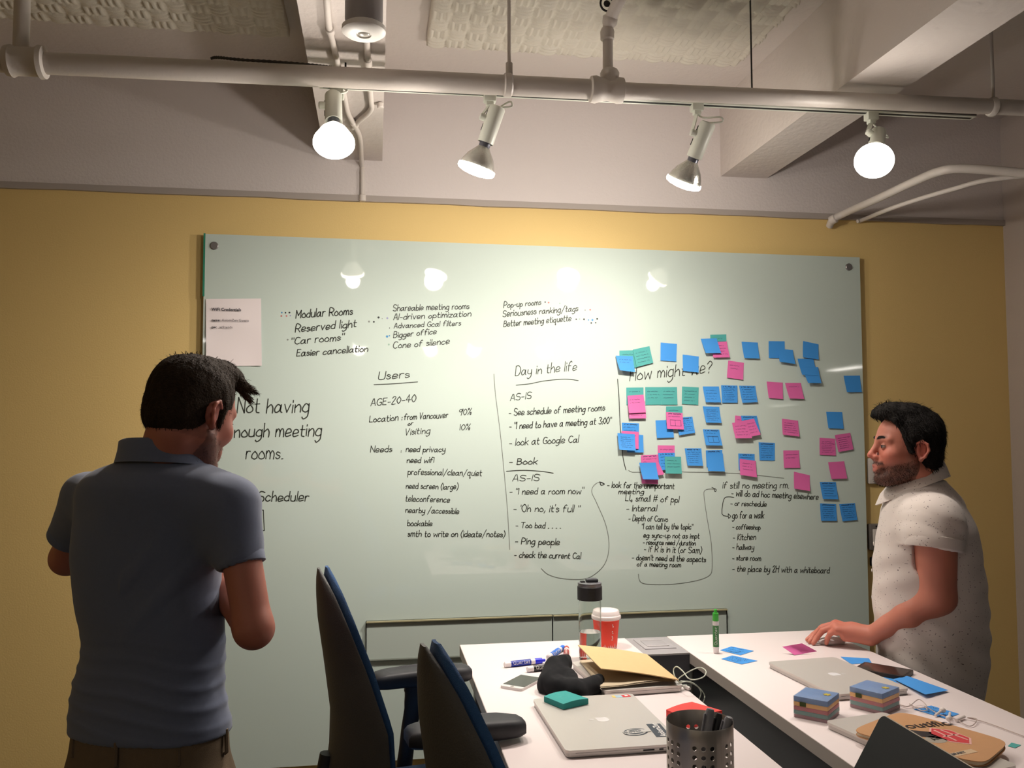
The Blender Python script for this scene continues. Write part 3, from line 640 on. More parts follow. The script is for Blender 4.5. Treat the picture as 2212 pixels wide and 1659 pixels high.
# ------------------------------------------------------------------ sticky notes on the board
NC = {'b': mat('blue_note', '3a8bd4', .65), 't': mat('teal_note', '479c98', .65), 'p': mat('pink_note', 'ce609c', .65)}
M_scr = mat('note_ink', '1e2c4a', .6)
def scribble(mb, S, x0, v, x1, amp, wd, off):
    n = max(6, int((x1-x0)*34)); pts = []
    for i in range(n+1):
        u = x0+(x1-x0)*i/n
        if random.random() < .1 and len(pts) > 2: ribn(mb, pts, S, wd, off); pts = []; continue
        pts.append((u, v+amp*(math.sin(i*2.2)+random.uniform(-.7, .7))*.5))
    if len(pts) > 1: ribn(mb, pts, S, wd, off)
def ribn(mb, pts, S, wd, off):
    v = []
    for u, w_ in pts:
        v += [S(u, w_-wd, off), S(u, w_+wd, off)]
    mb.add(v, [(2*i, 2*i+1, 2*i+3, 2*i+2) for i in range(len(pts)-1)])
def note(reg, c, pts, layer, lift, label, ink=0, box=0, head=0, curl=0.0):
    ox, oy, k = reg; px = [(ox+x/k, oy+y/k) for x, y in pts]
    P = [atY(x, y, YG) for x, y in px]; og = (P[0]+P[1])/2
    base = -.0012-.0035*layer
    def S(u, v, off=0.0):
        p = (P[0]*(1-u)+P[1]*u)*(1-v)+(P[3]*(1-u)+P[2]*u)*v-og
        return tuple(p+np.array((0, base-lift*v**1.6-curl*(1-u)*v**2-off, 0)))
    o = build(MB().grid(lambda u, v: S(u, v), 5, 9), 'sticky_note', NC[c], origin=None, angle=180, fixn=False)
    o.location = tuple(og); tag(o, label, 'sticky note', {'b': 'blue', 't': 'teal', 'p': 'pink'}[c]+' sticky notes on the board')
    if ink or box or head:
        mb = MB()
        if head: scribble(mb, S, .12, .08, .9, .05, .02, .0006)
        for i in range(ink):
            v = .17+.72*(i+.4)/max(ink, 4); scribble(mb, S, .1+random.uniform(0, .08), v, random.uniform(.72, .93), .045, .0085, .0006)
        if box:
            for q in ([(.22, .45), (.85, .45)], [(.85, .45), (.85, .8)], [(.22, .8), (.85, .8)], [(.22, .45), (.22, .8)], [(.52, .45), (.52, .8)]):
                (a, b), (c_, d) = q; t = .008; a0_, a1_, b0_, b1_ = min(a, c_)-t, max(a, c_)+t, min(b, d)-t, max(b, d)+t; mb.add([S(a0_, b0_, .0006), S(a1_, b0_, .0006), S(a1_, b1_, .0006), S(a0_, b1_, .0006)], [(0, 1, 2, 3)])
        build(mb, 'handwriting', M_scr, o, smooth=False, fixn=False)
    return o
A_ = (1230, 720, 7.373); B_ = (1500, 700, 5.821); C_ = (1310, 880, 7.373); D_ = (1540, 880, 6.506)
NOTES = [
(A_, 't', [(795, 275), (1065, 268), (1075, 548), (800, 545)], 0, .004, 'teal sticky note half covered by a blue one, top left corner of the note area', 2),
(A_, 't', [(1005, 262), (1270, 205), (1325, 472), (1060, 540)], 1, .005, 'teal sticky note tilted counterclockwise above the word How', 4),
(A_, 'b', [(730, 358), (1000, 368), (1018, 625), (775, 595)], 2, .020, 'blue sticky note with lifted bottom edge, leftmost of the top row', 2),
(A_, 'b', [(1452, 147), (1712, 170), (1698, 452), (1445, 435)], 0, .004, 'blank blue sticky note alone above the word might', 0),
(A_, 'b', [(1802, 338), (2060, 370), (2045, 628), (1797, 600)], 0, .009, 'blank blue sticky note covering the start of the word we', 0),
(A_, 't', [(905, 865), (1178, 862), (1180, 1135), (908, 1140)], 0, .002, 'teal sticky note whose top strip shows above two pink ones', 1),
(A_, 'p', [(928, 1085), (1195, 1080), (1208, 1355), (940, 1358)], 1, .010, 'pink sticky note of which only the bottom strip shows, under another pink one', 6),
(A_, 'p', [(915, 995), (1172, 978), (1200, 1262), (930, 1275)], 2, .010, 'pink sticky note just below a teal strip, left end of the written rows', 2),
(A_, 't', [(1205, 858), (1460, 858), (1460, 1138), (1210, 1140)], 0, .002, 'left one of two teal sticky notes joined edge to edge', 3),
(A_, 't', [(1457, 858), (1712, 857), (1718, 1138), (1460, 1138)], 0, .003, 'right one of two teal sticky notes joined edge to edge', 3),
(A_, 't', [(1793, 847), (2060, 862), (2047, 1142), (1785, 1125)], 0, .003, 'single teal sticky note left of the row of three blue ones', 4),
(A_, 't', [(1530, 1165), (1790, 1163), (1792, 1430), (1530, 1430)], 2, .003, 'teal sticky note strip above the pink note with a small table drawn', 1),
(C_, 'b', [(780, 207), (1050, 200), (1065, 480), (795, 490)], 0, .008, 'blank blue sticky note tucked behind the left of the pink table drawing', 0),
(C_, 'b', [(1100, 168), (1368, 147), (1400, 405), (1145, 445)], 0, .010, 'blue sticky note tilted behind the right of the pink table drawing', 6, 0, 1),
(A_, 'p', [(1525, 1255), (1787, 1270), (1800, 1532), (1533, 1522)], 3, .008, 'pink sticky note with a small two-cell table drawn on it', 1, 1, 1),
(B_, 't', [(198, 135), (400, 130), (402, 340), (200, 340)], 0, .003, 'teal sticky note at the back of the topmost cluster above the question mark', 2),
(B_, 'p', [(205, 228), (403, 220), (430, 423), (222, 425)], 1, .010, 'pink sticky note in the topmost cluster, half under a blue one', 4),
(B_, 'b', [(72, 187), (272, 182), (313, 372), (120, 372)], 2, .014, 'blank blue sticky note in front of the topmost cluster', 0),
(B_, 'p', [(425, 458), (622, 488), (605, 703), (400, 675)], 0, .006, 'pink sticky note alone to the right of the question mark', 2),
(B_, 'b', [(592, 222), (795, 233), (805, 437), (612, 430)], 0, .012, 'blank blue sticky note alone in the top row right of the cluster with pink', 0),
(B_, 'b', [(932, 215), (1133, 217), (1135, 432), (930, 428)], 0, .004, 'blank blue sticky note, upper left of an overlapping blue pair in the top row', 0),
(B_, 'b', [(1040, 310), (1232, 328), (1247, 507), (1050, 478)], 1, .014, 'blank blue sticky note, lower right of an overlapping blue pair in the top row', 0),
(B_, 'b', [(1365, 213), (1560, 255), (1548, 450), (1350, 420)], 0, .010, 'blank blue sticky note at the right end of the top row, above two more', 0),
(B_, 'b', [(1290, 437), (1490, 440), (1530, 650), (1335, 640)], 1, .010, 'blank blue sticky note in the middle of the right end stack of three blue ones', 0),
(B_, 'b', [(1345, 540), (1545, 543), (1567, 747), (1400, 745)], 2, .014, 'blank blue sticky note at the bottom of the right end stack of three blue ones', 0),
(B_, 'b', [(1875, 650), (2080, 648), (2092, 857), (1905, 857)], 0, .008, 'blank blue sticky note on the right edge of the glass board', 0),
(B_, 'b', [(103, 785), (308, 785), (322, 988), (130, 985)], 0, .012, 'blue sticky note, left of the row of three written blue ones', 4),
(B_, 'b', [(330, 770), (535, 775), (535, 990), (340, 990)], 1, .003, 'blue sticky note, middle of the row of three written blue ones', 7, 0, 1),
(B_, 'b', [(560, 775), (765, 777), (783, 985), (590, 992)], 0, .010, 'blue sticky note, right of the row of three written blue ones', 5, 0, 1),
(B_, 'b', [(103, 1035), (312, 1040), (328, 1243), (133, 1240)], 0, .012, 'densely written blue sticky note below the row of three, second in its column', 7),
(B_, 'b', [(105, 1323), (312, 1327), (337, 1528), (130, 1525)], 0, .014, 'blue sticky note with a small box drawn, third in its column', 2, 1, 1),
(B_, 'p', [(907, 723), (1110, 737), (1105, 945), (925, 930)], 0, .007, 'left one of two pink sticky notes side by side above the light reflection', 0),
(B_, 'p', [(1138, 740), (1338, 740), (1365, 943), (1180, 937)], 0, .011, 'right one of two pink sticky notes side by side above the light reflection', 1),
(B_, 'p', [(510, 1150), (700, 1170), (700, 1380), (500, 1360)], 0, .004, 'pink sticky note at the back of the mixed cluster, only its top corner showing', 2),
(B_, 'b', [(580, 1153), (780, 1155), (815, 1360), (610, 1370)], 1, .008, 'blue sticky note behind two pink ones in the mixed cluster', 1, 0, 1),
(B_, 'p', [(555, 1225), (740, 1190), (810, 1390), (620, 1430)], 2, .012, 'tilted pink sticky note, middle layer of the mixed cluster', 4),
(B_, 'p', [(460, 1243), (640, 1225), (700, 1435), (490, 1437)], 3, .012, 'pink sticky note at the front left of the mixed cluster', 4),
(B_, 'p', [(1100, 1190), (1302, 1215), (1308, 1415), (1097, 1390)], 0, .010, 'written pink sticky note alone right of the mixed cluster', 5),
(B_, 'b', [(1655, 1103), (1857, 1107), (1868, 1318), (1675, 1310)], 0, .006, 'blank blue sticky note above the two overlapping pink ones on the right', 0),
(D_, 'p', [(1497, 427), (1715, 440), (1722, 678), (1495, 668)], 0, .003, 'densely written pink sticky note, left of the overlapping pair on the right', 7),
(D_, 'p', [(1705, 390), (1922, 357), (1962, 590), (1750, 628)], 1, .004, 'written pink sticky note tilted, right of the overlapping pair on the right', 6),
(D_, 'b', [(640, 490), (870, 500), (865, 748), (652, 745)], 0, .002, 'written blue sticky note alone below the mixed cluster', 6, 0, 1),
(C_, 'b', [(245, 245), (518, 255), (512, 530), (250, 525)], 0, .003, 'blue sticky note at the top of the left margin cluster', 3, 0, 1),
(C_, 'b', [(305, 430), (580, 440), (582, 718), (318, 715)], 1, .006, 'blue sticky note at the back right of the left margin cluster', 0),
(C_, 'p', [(232, 372), (505, 390), (498, 662), (230, 650)], 2, .006, 'pink sticky note sandwiched between blue ones in the left margin cluster', 1),
(C_, 'b', [(165, 408), (440, 430), (440, 688), (180, 672)], 3, .014, 'written blue sticky note in front of the left margin cluster', 6),
(C_, 'p', [(815, 605), (1085, 608), (1085, 880), (815, 875)], 0, .002, 'pink sticky note at the top of the lower left cluster', 1),
(C_, 'b', [(818, 728), (1082, 722), (1090, 990), (840, 1000)], 1, .006, 'blue sticky note between pink and teal in the lower left cluster', 4, 0, 1),
(C_, 'p', [(545, 762), (812, 752), (810, 1010), (550, 1020)], 1, .004, 'written pink sticky note at the left of the lower left cluster', 2, 0, 1),
(C_, 'p', [(640, 850), (800, 830), (905, 1065), (700, 1098)], 2, .006, 'pink sticky note whose corner shows between blue and teal in the lower left cluster', 0),
(C_, 't', [(912, 782), (1173, 785), (1178, 1055), (920, 1050)], 3, .008, 'teal sticky note at the front right of the lower left cluster', 3),
(C_, 'p', [(545, 950), (805, 950), (810, 1218), (552, 1210)], 2, .004, 'pink sticky note of which only the lower edge shows under a blue one', 0),
(C_, 'b', [(505, 880), (768, 877), (803, 1143), (550, 1140)], 4, .014, 'blank blue sticky note at the front of the lower left cluster', 0),
(C_, 'b', [(1245, 652), (1510, 652), (1525, 930), (1278, 925)], 0, .010, 'densely written blue sticky note right of the teal one in the lower row', 6, 0, 1),
(C_, 'b', [(1580, 685), (1842, 678), (1850, 950), (1590, 950)], 0, .003, 'blue sticky note with a dark heading, mostly covered by a blank blue one', 0, 0, 1),
(C_, 'b', [(1585, 738), (1848, 733), (1862, 1018), (1597, 1010)], 1, .014, 'blank blue sticky note at the bottom of the column of blue ones', 0),
(D_, 'b', [(355, 648), (585, 655), (585, 880), (360, 880)], 0, .002, 'blue sticky note strip above a pink one in the lower row', 2, 0, 1),
(D_, 'p', [(370, 722), (598, 752), (597, 982), (362, 945)], 1, .012, 'pink sticky note hanging over a blue one in the lower row', 3),
(D_, 'p', [(987, 605), (1208, 603), (1215, 850), (990, 852)], 0, .005, 'pink sticky note with two written lines, right of the written blue one', 2),
(D_, 'p', [(1137, 903), (1360, 955), (1350, 1175), (1125, 1140)], 0, .010, 'blank pink sticky note tilted at the end of the if still line', 0),
(D_, 'p', [(1617, 770), (1843, 757), (1872, 998), (1650, 1005)], 0, .009, 'blank pink sticky note between the pink pair and the three lower blue ones', 0),
(D_, 'b', [(1500, 1048), (1727, 1050), (1748, 1290), (1530, 1285)], 0, .009, 'written blue sticky note, upper of the three at the lower right', 5, 0, 1),
(D_, 'b', [(1503, 1348), (1730, 1360), (1735, 1595), (1510, 1592)], 0, .005, 'written blue sticky note, lower left of the three at the lower right', 6, 0, 1),
(D_, 'b', [(1772, 1360), (1995, 1345), (2020, 1580), (1812, 1600)], 0, .005, 'written blue sticky note, lower right of the three at the lower right', 6, 0, 1)]
for t in NOTES: note(*t)

# wall controls right of the board
c = atY(1872, 1045, 0); e = empty('wall_switch', c, 0, 'white light switch plate on the yellow wall, half hidden behind the bearded face', 'switch')
build(MB().box((-.0, -.02, 0), (.085, 0, .118), .006), 'plate', mat('plate_white', 'c9c2bb', .5), e); build(MB().box((.03, -.026, .03), (.056, -.018, .088), .003), 'rocker', mat('plate_white', 'c9c2bb', .5), e)
c = atY(1873, 1187, 0); e = empty('wall_control_box', c, 0, 'grey framed control box with white face on the wall below the switch plate', 'control box')
build(MB().box((0, -.03, 0), (.10, 0, .118), .005), 'frame', mat('control_grey', '77716c', .4, .3), e); build(MB().box((.012, -.034, .02), (.088, -.028, .095), .002), 'face', mat('plate_white', 'c9c2bb', .5), e)
build(MB().lathe([(.004, 0), (.004, .004), (.0001, .005)], 10, ((.03, -.03, .108), (0, -1, 0))), 'screw', M_slot, e)
c = atY(1878, 1222, 0); e = empty('hanging_marker_clip', c, 0, 'small black clip hanging on the yellow wall below the control box', 'clip')
build(MB().box((0, -.015, 0), (.02, 0, .04), .004), 'clip_body', M_slot, e); build(MB().tube([(.01, -.008, .038), (.018, -.012, .06), (.022, -.004, .068)], .003, 8), 'hook', M_slot, e)

# ================================================================== TABLES
M_top = mat('white_laminate', 'e9dcdb', .35); M_edge = mat('grey_edge_band', 'a89f97', .5); M_leg = mat('grey_metal_leg', '8f8c8a', .4, .6)
M_blk = mat('black_plastic', '151518', .4); M_dark = mat('dark_grey_plastic', '3c3c40', .5)
yF = float((T(993, 1392)[1]+T(1350, 1379)[1])/2); yN = -2.75
xa0, xa1 = float(T(993, 1392)[0]), float(T(1350.5, 1379)[0]); xb0, xb1 = float(T(1450, 1376)[0])-.012, float(T(1830, 1384)[0])
def table(x0, x1, label):
    e = empty('meeting_table', ((x0+x1)/2, (yF+yN)/2, 0), 0, label, 'table', 'white meeting tables'); w, d = (x1-x0)/2, (yF-yN)/2
    mb = MB().box((-w, -d, TZ-.036), (w, d, TZ), .0015); build(mb, 'tabletop', M_top, e)
    t = MB()
    for s_ in (-1, 1): t.box((s_*w-.0008, -d+.001, TZ-.0345), (s_*w+.0008, d-.001, TZ-.0015))
    tag(build(t, 'edge_band', M_edge, e, smooth=False))
    build(MB().box((-w+.05, -d+.1, TZ-.09), (w-.05, -d+.14, TZ-.036)), 'cross_rail', M_leg, e, smooth=False)
    build(MB().box((-w+.05, d-.14, TZ-.09), (w-.05, d-.1, TZ-.036)), 'cross_rail', M_leg, e, smooth=False)
    for a in (-1, 1):
        for b in (-1, 1): build(MB().box((a*(w-.06)-.025, b*(d-.12)-.025, 0), (a*(w-.06)+.025, b*(d-.12)+.025, TZ-.036), .004), 'leg', M_leg, e)
table(xa0, xa1, 'white meeting table on the left, holding the bottle and coffee cup')
table(xb0, xb1, 'white meeting table on the right, under the bearded man\'s hand')
e = empty('cable_trough', ((xa1+xb0)/2, yF, TZ), 0, 'grey cable trough with a lidded socket plate between the two tables', 'cable trough'); g = (xb0-xa1)/2-.001
pf = float(T(1447, 1411)[1])-yF
M_pg = mat('trough_grey', '9a9698', .45); M_pd = mat('trough_dark', '5b5a60', .5)
build(MB().box((-g, pf, -.10), (g, 0, -.004), .001), 'socket_box', M_pd, e, smooth=False)
build(MB().box((-g, pf, -.004), (g, 0, -.0015)), 'cover_plate', M_pg, e, smooth=False)
build(MB().box((-g, pf-.002, -.006), (g, pf+.001, -.0005)), 'front_lip', mat('lip_light', 'c3bebe', .4), e, smooth=False)
build(MB().box((-g*.72, pf*.72, -.0015), (g*.72, pf*.12, .001), .0008), 'hatch_frame', mat('hatch_grey', 'a09c9e', .4), e)
build(MB().box((-g*.5, pf*.60, .001), (g*.5, pf*.25, .0022), .0005), 'hatch_lid', M_pg, e)
for q in (.60, .25): build(MB().box((-g*.5, pf*q-.002, .001), (g*.5, pf*q+.002, .0032)), 'lid_lip', mat('lip_light', 'c3bebe'), e, smooth=False)
build(MB().box((-g-.025, yN-yF, -.17), (g+.025, 0, -.16)), 'tray_floor', mat('tray_grey', '9b9a9a', .6), e, smooth=False)
for q in (-1, 1): build(MB().box(sorted((q*(g+.012), q*(g+.02)))[:1]+[yN-yF, -.16], sorted((q*(g+.012), q*(g+.02)))[1:]+[pf, -.037]), 'tray_side', M_blk, e, smooth=False)

# ------------------------------------------------------------------ things on the tables
def rectfit(px, h):
    P = np.array([T(x, y, h) for x, y in px]); c = P.mean(0); u = (P[1]-P[0]+P[2]-P[3])/2; v = (P[0]-P[3]+P[1]-P[2])/2
    a1 = math.atan2(u[1], u[0]); a2 = math.atan2(v[1], v[0])-PI/2; d = (a2-a1+PI) % (2*PI)-PI; a = a1+d/2
    return c, a, float(np.linalg.norm(u)), float(np.linalg.norm(v))
def zz5(pts, o=(1440, 1300), k=3.95): return [(o[0]+a/k, o[1]+b/k) for a, b in pts]
M_alu = mat('aluminium', 'b9b4b0', .35, .5); M_aluL = mat('aluminium_light', 'cbc5bf', .38, .35); M_blk = mat('black_plastic', '151518', .4)
def rounded(w, d, r, n=6):
    out = []
    for cx, cy, a0 in ((w/2-r, d/2-r, 0), (-w/2+r, d/2-r, 90), (-w/2+r, -d/2+r, 180), (w/2-r, -d/2+r, 270)):
        for i in range(n+1): a = math.radians(a0+90*i/n); out.append((cx+r*math.cos(a), cy+r*math.sin(a)))
    return out
def slab(w, d, z0, z1, r, mb=None): mb = mb or MB(); mb.prism(rounded(w, d, r), z0, z1); return mb
def laptop(c, a, w, d, label, th=.017, z=TZ, wedge=False, logo=True, logo_rot=0):
    e = empty('laptop', (c[0], c[1], z), a, label, 'laptop')
    build(slab(w-.004, d-.004, .0015, th*.58, .012), 'base', M_alu, e); build(slab(w-.012, d-.010, th*.56, th*.66, .010), 'lid_gap', M_blk, e)
    build(slab(w, d, th*.64, th, .013), 'lid', M_aluL, e)
    for i in range(4): build(MB().lathe([(.006, 0), (.006, .002)], 12, ((( -1, 1)[i % 2]*(w/2-.03), (-1, 1)[i//2]*(d/2-.03), 0), (0, 0, 1))), 'foot', M_blk, e)
    build(MB().box((-w*.42, -d/2-.0002, th*.62), (w*.42, -d/2+.002, th*.66)), 'thumb_gap', M_blk, e, smooth=False)
    if logo:   # emblem: apple-like glossy inlay
        pts = []
        for i in range(40):
            t = 2*PI*i/40; r = 1+.10*math.cos(2*t-.2)-.20*max(0, math.cos(t-PI/2))**8-.10*max(0, math.cos(t+PI/2))**10
            if math.cos(t) > .86: r -= .34*(math.cos(t)-.86)/.14
            pts.append((r*math.cos(t)*.0165, r*math.sin(t)*.019))
        ca, sa = math.cos(logo_rot), math.sin(logo_rot)
        mb = MB().prism([(x*ca-y*sa, x*sa+y*ca) for x, y in pts], th, th+.0004)
        lf = [(0.001+.0035*math.cos(t)+.003*math.cos(t+.8)*0, .0265+.0065*math.sin(t)) for t in np.linspace(0, 2*PI, 10, endpoint=False)]
        mb.prism([(x*ca-y*sa, x*sa+y*ca) for x, y in lf], th, th+.0004); build(mb, 'emblem', mat('emblem_white', 'e4e0df', .15), e, smooth=False)
    return e
# closed laptop, left table
c, a, w_, d_ = rectfit([(1153, 1510), (1363, 1497), (1478, 1606), (1220, 1622)], .017)
LAP = laptop(c, a, w_, d_, 'closed silver laptop with stickers, nearest the chairs on the left table', logo_rot=PI/2)
def on_lap(px, py): p = T(px, py, .0175)-np.array((c[0], c[1], TZ)); return (p[0]*math.cos(a)+p[1]*math.sin(a), -p[0]*math.sin(a)+p[1]*math.cos(a))
def sticker(parent, cx, cy, w, h, rot, m, name='sticker', z=.0172, shape='rect'):
    mb = MB()
    if shape == 'oval': pts = [(w/2*math.cos(t), h/2*math.sin(t)) for t in np.linspace(0, 2*PI, 28, endpoint=False)]
    elif shape == 'hex': pts = [(w/2*math.cos(t), h/2*math.sin(t)) for t in np.linspace(PI/6, 2*PI+PI/6, 6, endpoint=False)]
    elif shape == 'hexa': pts = [(w/2*math.cos(t), h/2*math.sin(t)) for t in np.linspace(0, 2*PI, 6, endpoint=False)]
    else: pts = [(-w/2, -h/2), (w/2, -h/2), (w/2, h/2), (-w/2, h/2)]
    ca, sa = math.cos(rot), math.sin(rot); pts = [(cx+x*ca-y*sa, cy+x*sa+y*ca) for x, y in pts]
    return build(mb.prism(pts, z, z+.0003), name, m, parent, smooth=False)
M_navy = mat('sticker_navy', '2c3440', .5); M_wht = mat('sticker_white', 'e8e4e0', .5); M_red = mat('sticker_red', 'c4323a', .5)
x, y = on_lap(1373, 1581); sticker(LAP, x, y, .062, .046, .3, M_navy, shape='oval'); sticker(LAP, x, y, .054, .038, .3, mat('sticker_silver', 'c6c3be', .4), z=.0175, shape='oval')
sticker(LAP, x, y, .044, .030, .3, M_navy, z=.0178, shape='oval'); sticker(LAP, x+.003, y, .066, .016, .12, mat('sticker_silver', 'c6c3be', .4), z=.0181)
text_mesh('SUPPER', .0135, M_navy, LAP, (x-.028, y-.0075, .0186), (0, 0, .12), 'sticker_text', .0003)
x, y = on_lap(1422, 1577); sticker(LAP, x, y, .088, .034, 1.52, M_navy); text_mesh('AxiomZen', .021, M_wht, LAP, (x-.0065+.013, y-.042, .0176), (0, 0, 1.52), 'sticker_text', .0004)
x, y = on_lap(1352, 1503); sticker(LAP, x, y, .022, .018, .1, M_red); sticker(LAP, x-.020, y-.001, .018, .018, .1, mat('sticker_sky', '9fb8c9', .5)); sticker(LAP, x-.033, y-.001, .008, .018, .1, mat('sticker_gold', 'd8bd66', .5)); sticker(LAP, x+.001, y+.001, .009, .009, .1, M_wht, z=.0176)
for px, wd in ((1404, .026), (1433, .010)):
    x, y = on_lap(px, 1612); build(MB().box((x-wd/2, -d_/2+.001, .005), (x+wd/2, -d_/2+.0032, .0085), .0008), 'port', M_blk, LAP)
# right table closed laptop
c2, a2, w2_, d2_ = rectfit([(1658.5, 1430), (1805, 1418), (1960, 1487), (1805, 1501)], .017)
L2 = laptop(c2, a2, w2_, d2_, 'closed grey laptop with white emblem in the middle of the right table', logo_rot=-PI/2)
for q in (-.05, -.03, -.016): build(MB().box((q-.005, -d2_/2-.0001, .004), (q+.005, -d2_/2+.0036, .0085), .0005), 'port', M_blk, L2)
# third laptop under the folder, with the folder
c3, a3, w3_, d3_ = rectfit([(1791, 1553), (1905, 1541), (2212, 1645), (2040, 1690)], .017)
L3 = laptop(c3, a3, w3_*.92, d3_, 'silver laptop under the brown folder on the right table', logo=False)

M_kraft = mat('kraft_board', 'b98a60', .8, bump=.1, bscale=200, var=.06, vscale=30)
fpx = [(1945, 1534), (2182, 1600), (2125, 1650), (1832, 1578)]
FP = [T(x, y, .030) for x, y in fpx]; fo = sum(FP)/4
fe = empty('kraft_folder', (fo[0], fo[1], TZ+.0175), 0, 'brown kraft folder with stickers and rounded corners lying on the silver laptop', 'folder')
def fpt(u, v, h=0):
    p = (FP[0]*(1-u)+FP[1]*u)*(1-v)+(FP[3]*(1-u)+FP[2]*u)*v-np.array((fo[0], fo[1], TZ+.0175)); return np.array((p[0], p[1], .0005+h+.0008*math.sin(u*3.1)*v))
def fol(z0, th, name, m, inset=0.0):
    n = 17; mb = MB(); R_ = .09
    def uv(i, j):
        u, v = inset+(1-2*inset)*i/(n-1), inset+(1-2*inset)*j/(n-1); x_, y_ = 2*u-1, 2*v-1; k = 1-.10*(abs(x_)*abs(y_))**5
        return .5+.5*x_*k, .5+.5*y_*k
    for h in (z0, z0+th): mb.v += [tuple(fpt(*uv(i, j), h)) for j in range(n) for i in range(n)]
    N2 = n*n
    for j in range(n-1):
        for i in range(n-1):
            q = (j*n+i, j*n+i+1, (j+1)*n+i+1, (j+1)*n+i); mb.f += [q, tuple(N2+t for t in q[::-1])]
    rim = [i for i in range(n)]+[(j+1)*n-1 for j in range(1, n)]+[n*n-1-i for i in range(1, n)]+[(n-1-j)*n for j in range(1, n-1)]
    for k in range(len(rim)): a_, b_ = rim[k], rim[(k+1) % len(rim)]; mb.f.append((a_, b_, b_+N2, a_+N2))
    mb.m = [0]*len(mb.f); build(mb, name, m, fe)
fol(0, .0022, 'back_cover', M_kraft); fol(.0024, .006, 'pages', mat('page_cream', 'c8b79c', .8), .012); fol(.0088, .002, 'front_cover', M_kraft)
fz = .0125
def f_loc(px, py): p = T(px, py, .030)-np.array((fo[0], fo[1], 0)); return float(p[0]), float(p[1])
x, y = f_loc(1997, 1566); fa = math.atan2((FP[1]-FP[0])[1], (FP[1]-FP[0])[0])
fr_ = -.42
x, y = f_loc(1972, 1572); text_mesh('Routific', .046, M_blk, fe, (x-.040, y-.004, fz), (0, 0, .05), 'sticker_text', .0006)
x, y = f_loc(1993, 1585); sticker(fe, x, y, .075, .04, -.5, M_blk, z=fz-.0007)
x, y = f_loc(2052, 1589); sticker(fe, x, y, .072, .115, .2, mat('sticker_pinkish', 'd8a39a', .6), z=fz-.0007, shape='hex'); sticker(fe, x, y, .064, .103, .2, M_red, z=fz-.0003, shape='hex')
for q in (-.014, .008): sticker(fe, x+q+.004, y+.003, .005, .07, .2+q*8, mat('sticker_pinkish', 'd8a39a'), z=fz+.0001)
sticker(fe, x+.003, y+.001, .046, .005, .2, mat('sticker_pinkish', 'd8a39a'), z=fz+.0001)
x, y = f_loc(2022, 1597); sticker(fe, x, y, .05, .042, .4, mat('sticker_grey', '9a9184', .6), z=fz-.0007, shape='oval'); text_mesh('AC', .022, M_blk, fe, (x-.008, y-.008, fz), (0, 0, .4), 'sticker_text', .0003)
x, y = f_loc(2078, 1626); sticker(fe, x, y, .075, .018, .25, mat('sticker_sand', 'c5a887', .6), z=fz-.0007); text_mesh('LIBRARY', .013, M_navy, fe, (x-.036, y-.012, fz), (0, 0, .25), 'sticker_text', .0004)

# open laptop lid in the near right corner
h0 = Q(1905, 1541, 1.46); LEAN = math.radians(31)
zb_ = .016; zt = h0[2]-TZ; Hh = (zt-zb_)/math.cos(LEAN); yb_ = -Hh*math.sin(LEAN)
el = empty('open_laptop', (h0[0], h0[1], TZ), math.radians(-92), 'open laptop with black screen, in the near right corner of the view', 'laptop')
def lidxf(mb): return mb.xf(Matrix.Translation((.165, 0, zt))@Matrix.Rotation(math.radians(90)-LEAN, 4, 'X')@Matrix.Translation((0, -Hh/2, 0)))
build(lidxf(MB().prism(rounded(.33, Hh, .014), -.005, 0)), 'lid', mat('lid_cream_edge', 'd8cbb8', .4), el); build(lidxf(MB().prism(rounded(.327, Hh-.003, .012), 0, .0008)), 'screen', mat('black_screen', '101116', .55, spec=.25), el)
build(MB().prism([(.165+x, yb_-Hh/2+y) for x, y in rounded(.33, Hh, .014)], .002, zb_-.001), 'base', M_alu, el); build(MB().box((.03, yb_-Hh*.52, zb_-.001), (.30, yb_-.02, zb_)), 'keyboard', M_blk, el)
build(MB().tube([(.03, yb_+.001, zb_+.001), (.30, yb_+.001, zb_+.001)], .0045, 10), 'hinge', M_blk, el); build(MB().box((.11, yb_-Hh*.92, zb_-.001), (.22, yb_-Hh*.60, zb_-.0004)), 'trackpad', M_aluL, el)

# water bottle
p = T(1275, 1424, 0); k_ = float((p-CAM)@fwv)/1870
wb = empty('water_bottle', p, 0, 'tall clear water bottle with black lid, half full, beside the coffee cup', 'bottle')
hB = .222; rB = .0355
M_clear = mat('clear_plastic', 'f4f6f4', .03, trans=1.0, ior=1.25)
build(MB().lathe([(.0001, .002), (rB-.004, .002), (rB, .006), (rB, hB-.045), (rB-.003, hB-.035), (rB-.003, hB-.02), (rB-.0045, hB-.02), (rB-.0045, hB-.036), (rB-.0016, hB-.046), (rB-.0016, .008), (rB-.004, .005), (.0001, .005)], 40), 'body', M_clear, wb)
build(MB().lathe([(.0001, .0056), (rB-.004, .0056), (rB-.0018, .009), (rB-.0018, .086), (.0001, .086)], 40), 'water', mat('water', 'eef4f2', .0, trans=1.0, ior=1.33), wb)
build(MB().lathe([(rB-.004, hB-.034), (rB+.0035, hB-.036), (rB+.0035, hB+.004), (rB+.001, hB+.007), (.0001, hB+.007)], 40), 'lid', mat('bottle_lid_black', '17171b', .55), wb)
build(MB().lathe([(rB+.0012, hB+.006), (rB+.0018, hB+.008), (rB+.0018, hB+.016), (rB-.004, hB+.018), (.0001, hB+.018)], 40), 'steel_ring', mat('dull_steel', '77767a', .35, .7), wb)
build(MB().box((-.012, -.014, hB+.017), (.026, .014, hB+.029), .005), 'spout_cap', M_dark, wb); build(MB().box((-.03, -.008, hB+.017), (-.016, .008, hB+.022), .002), 'hinge', M_blk, wb)
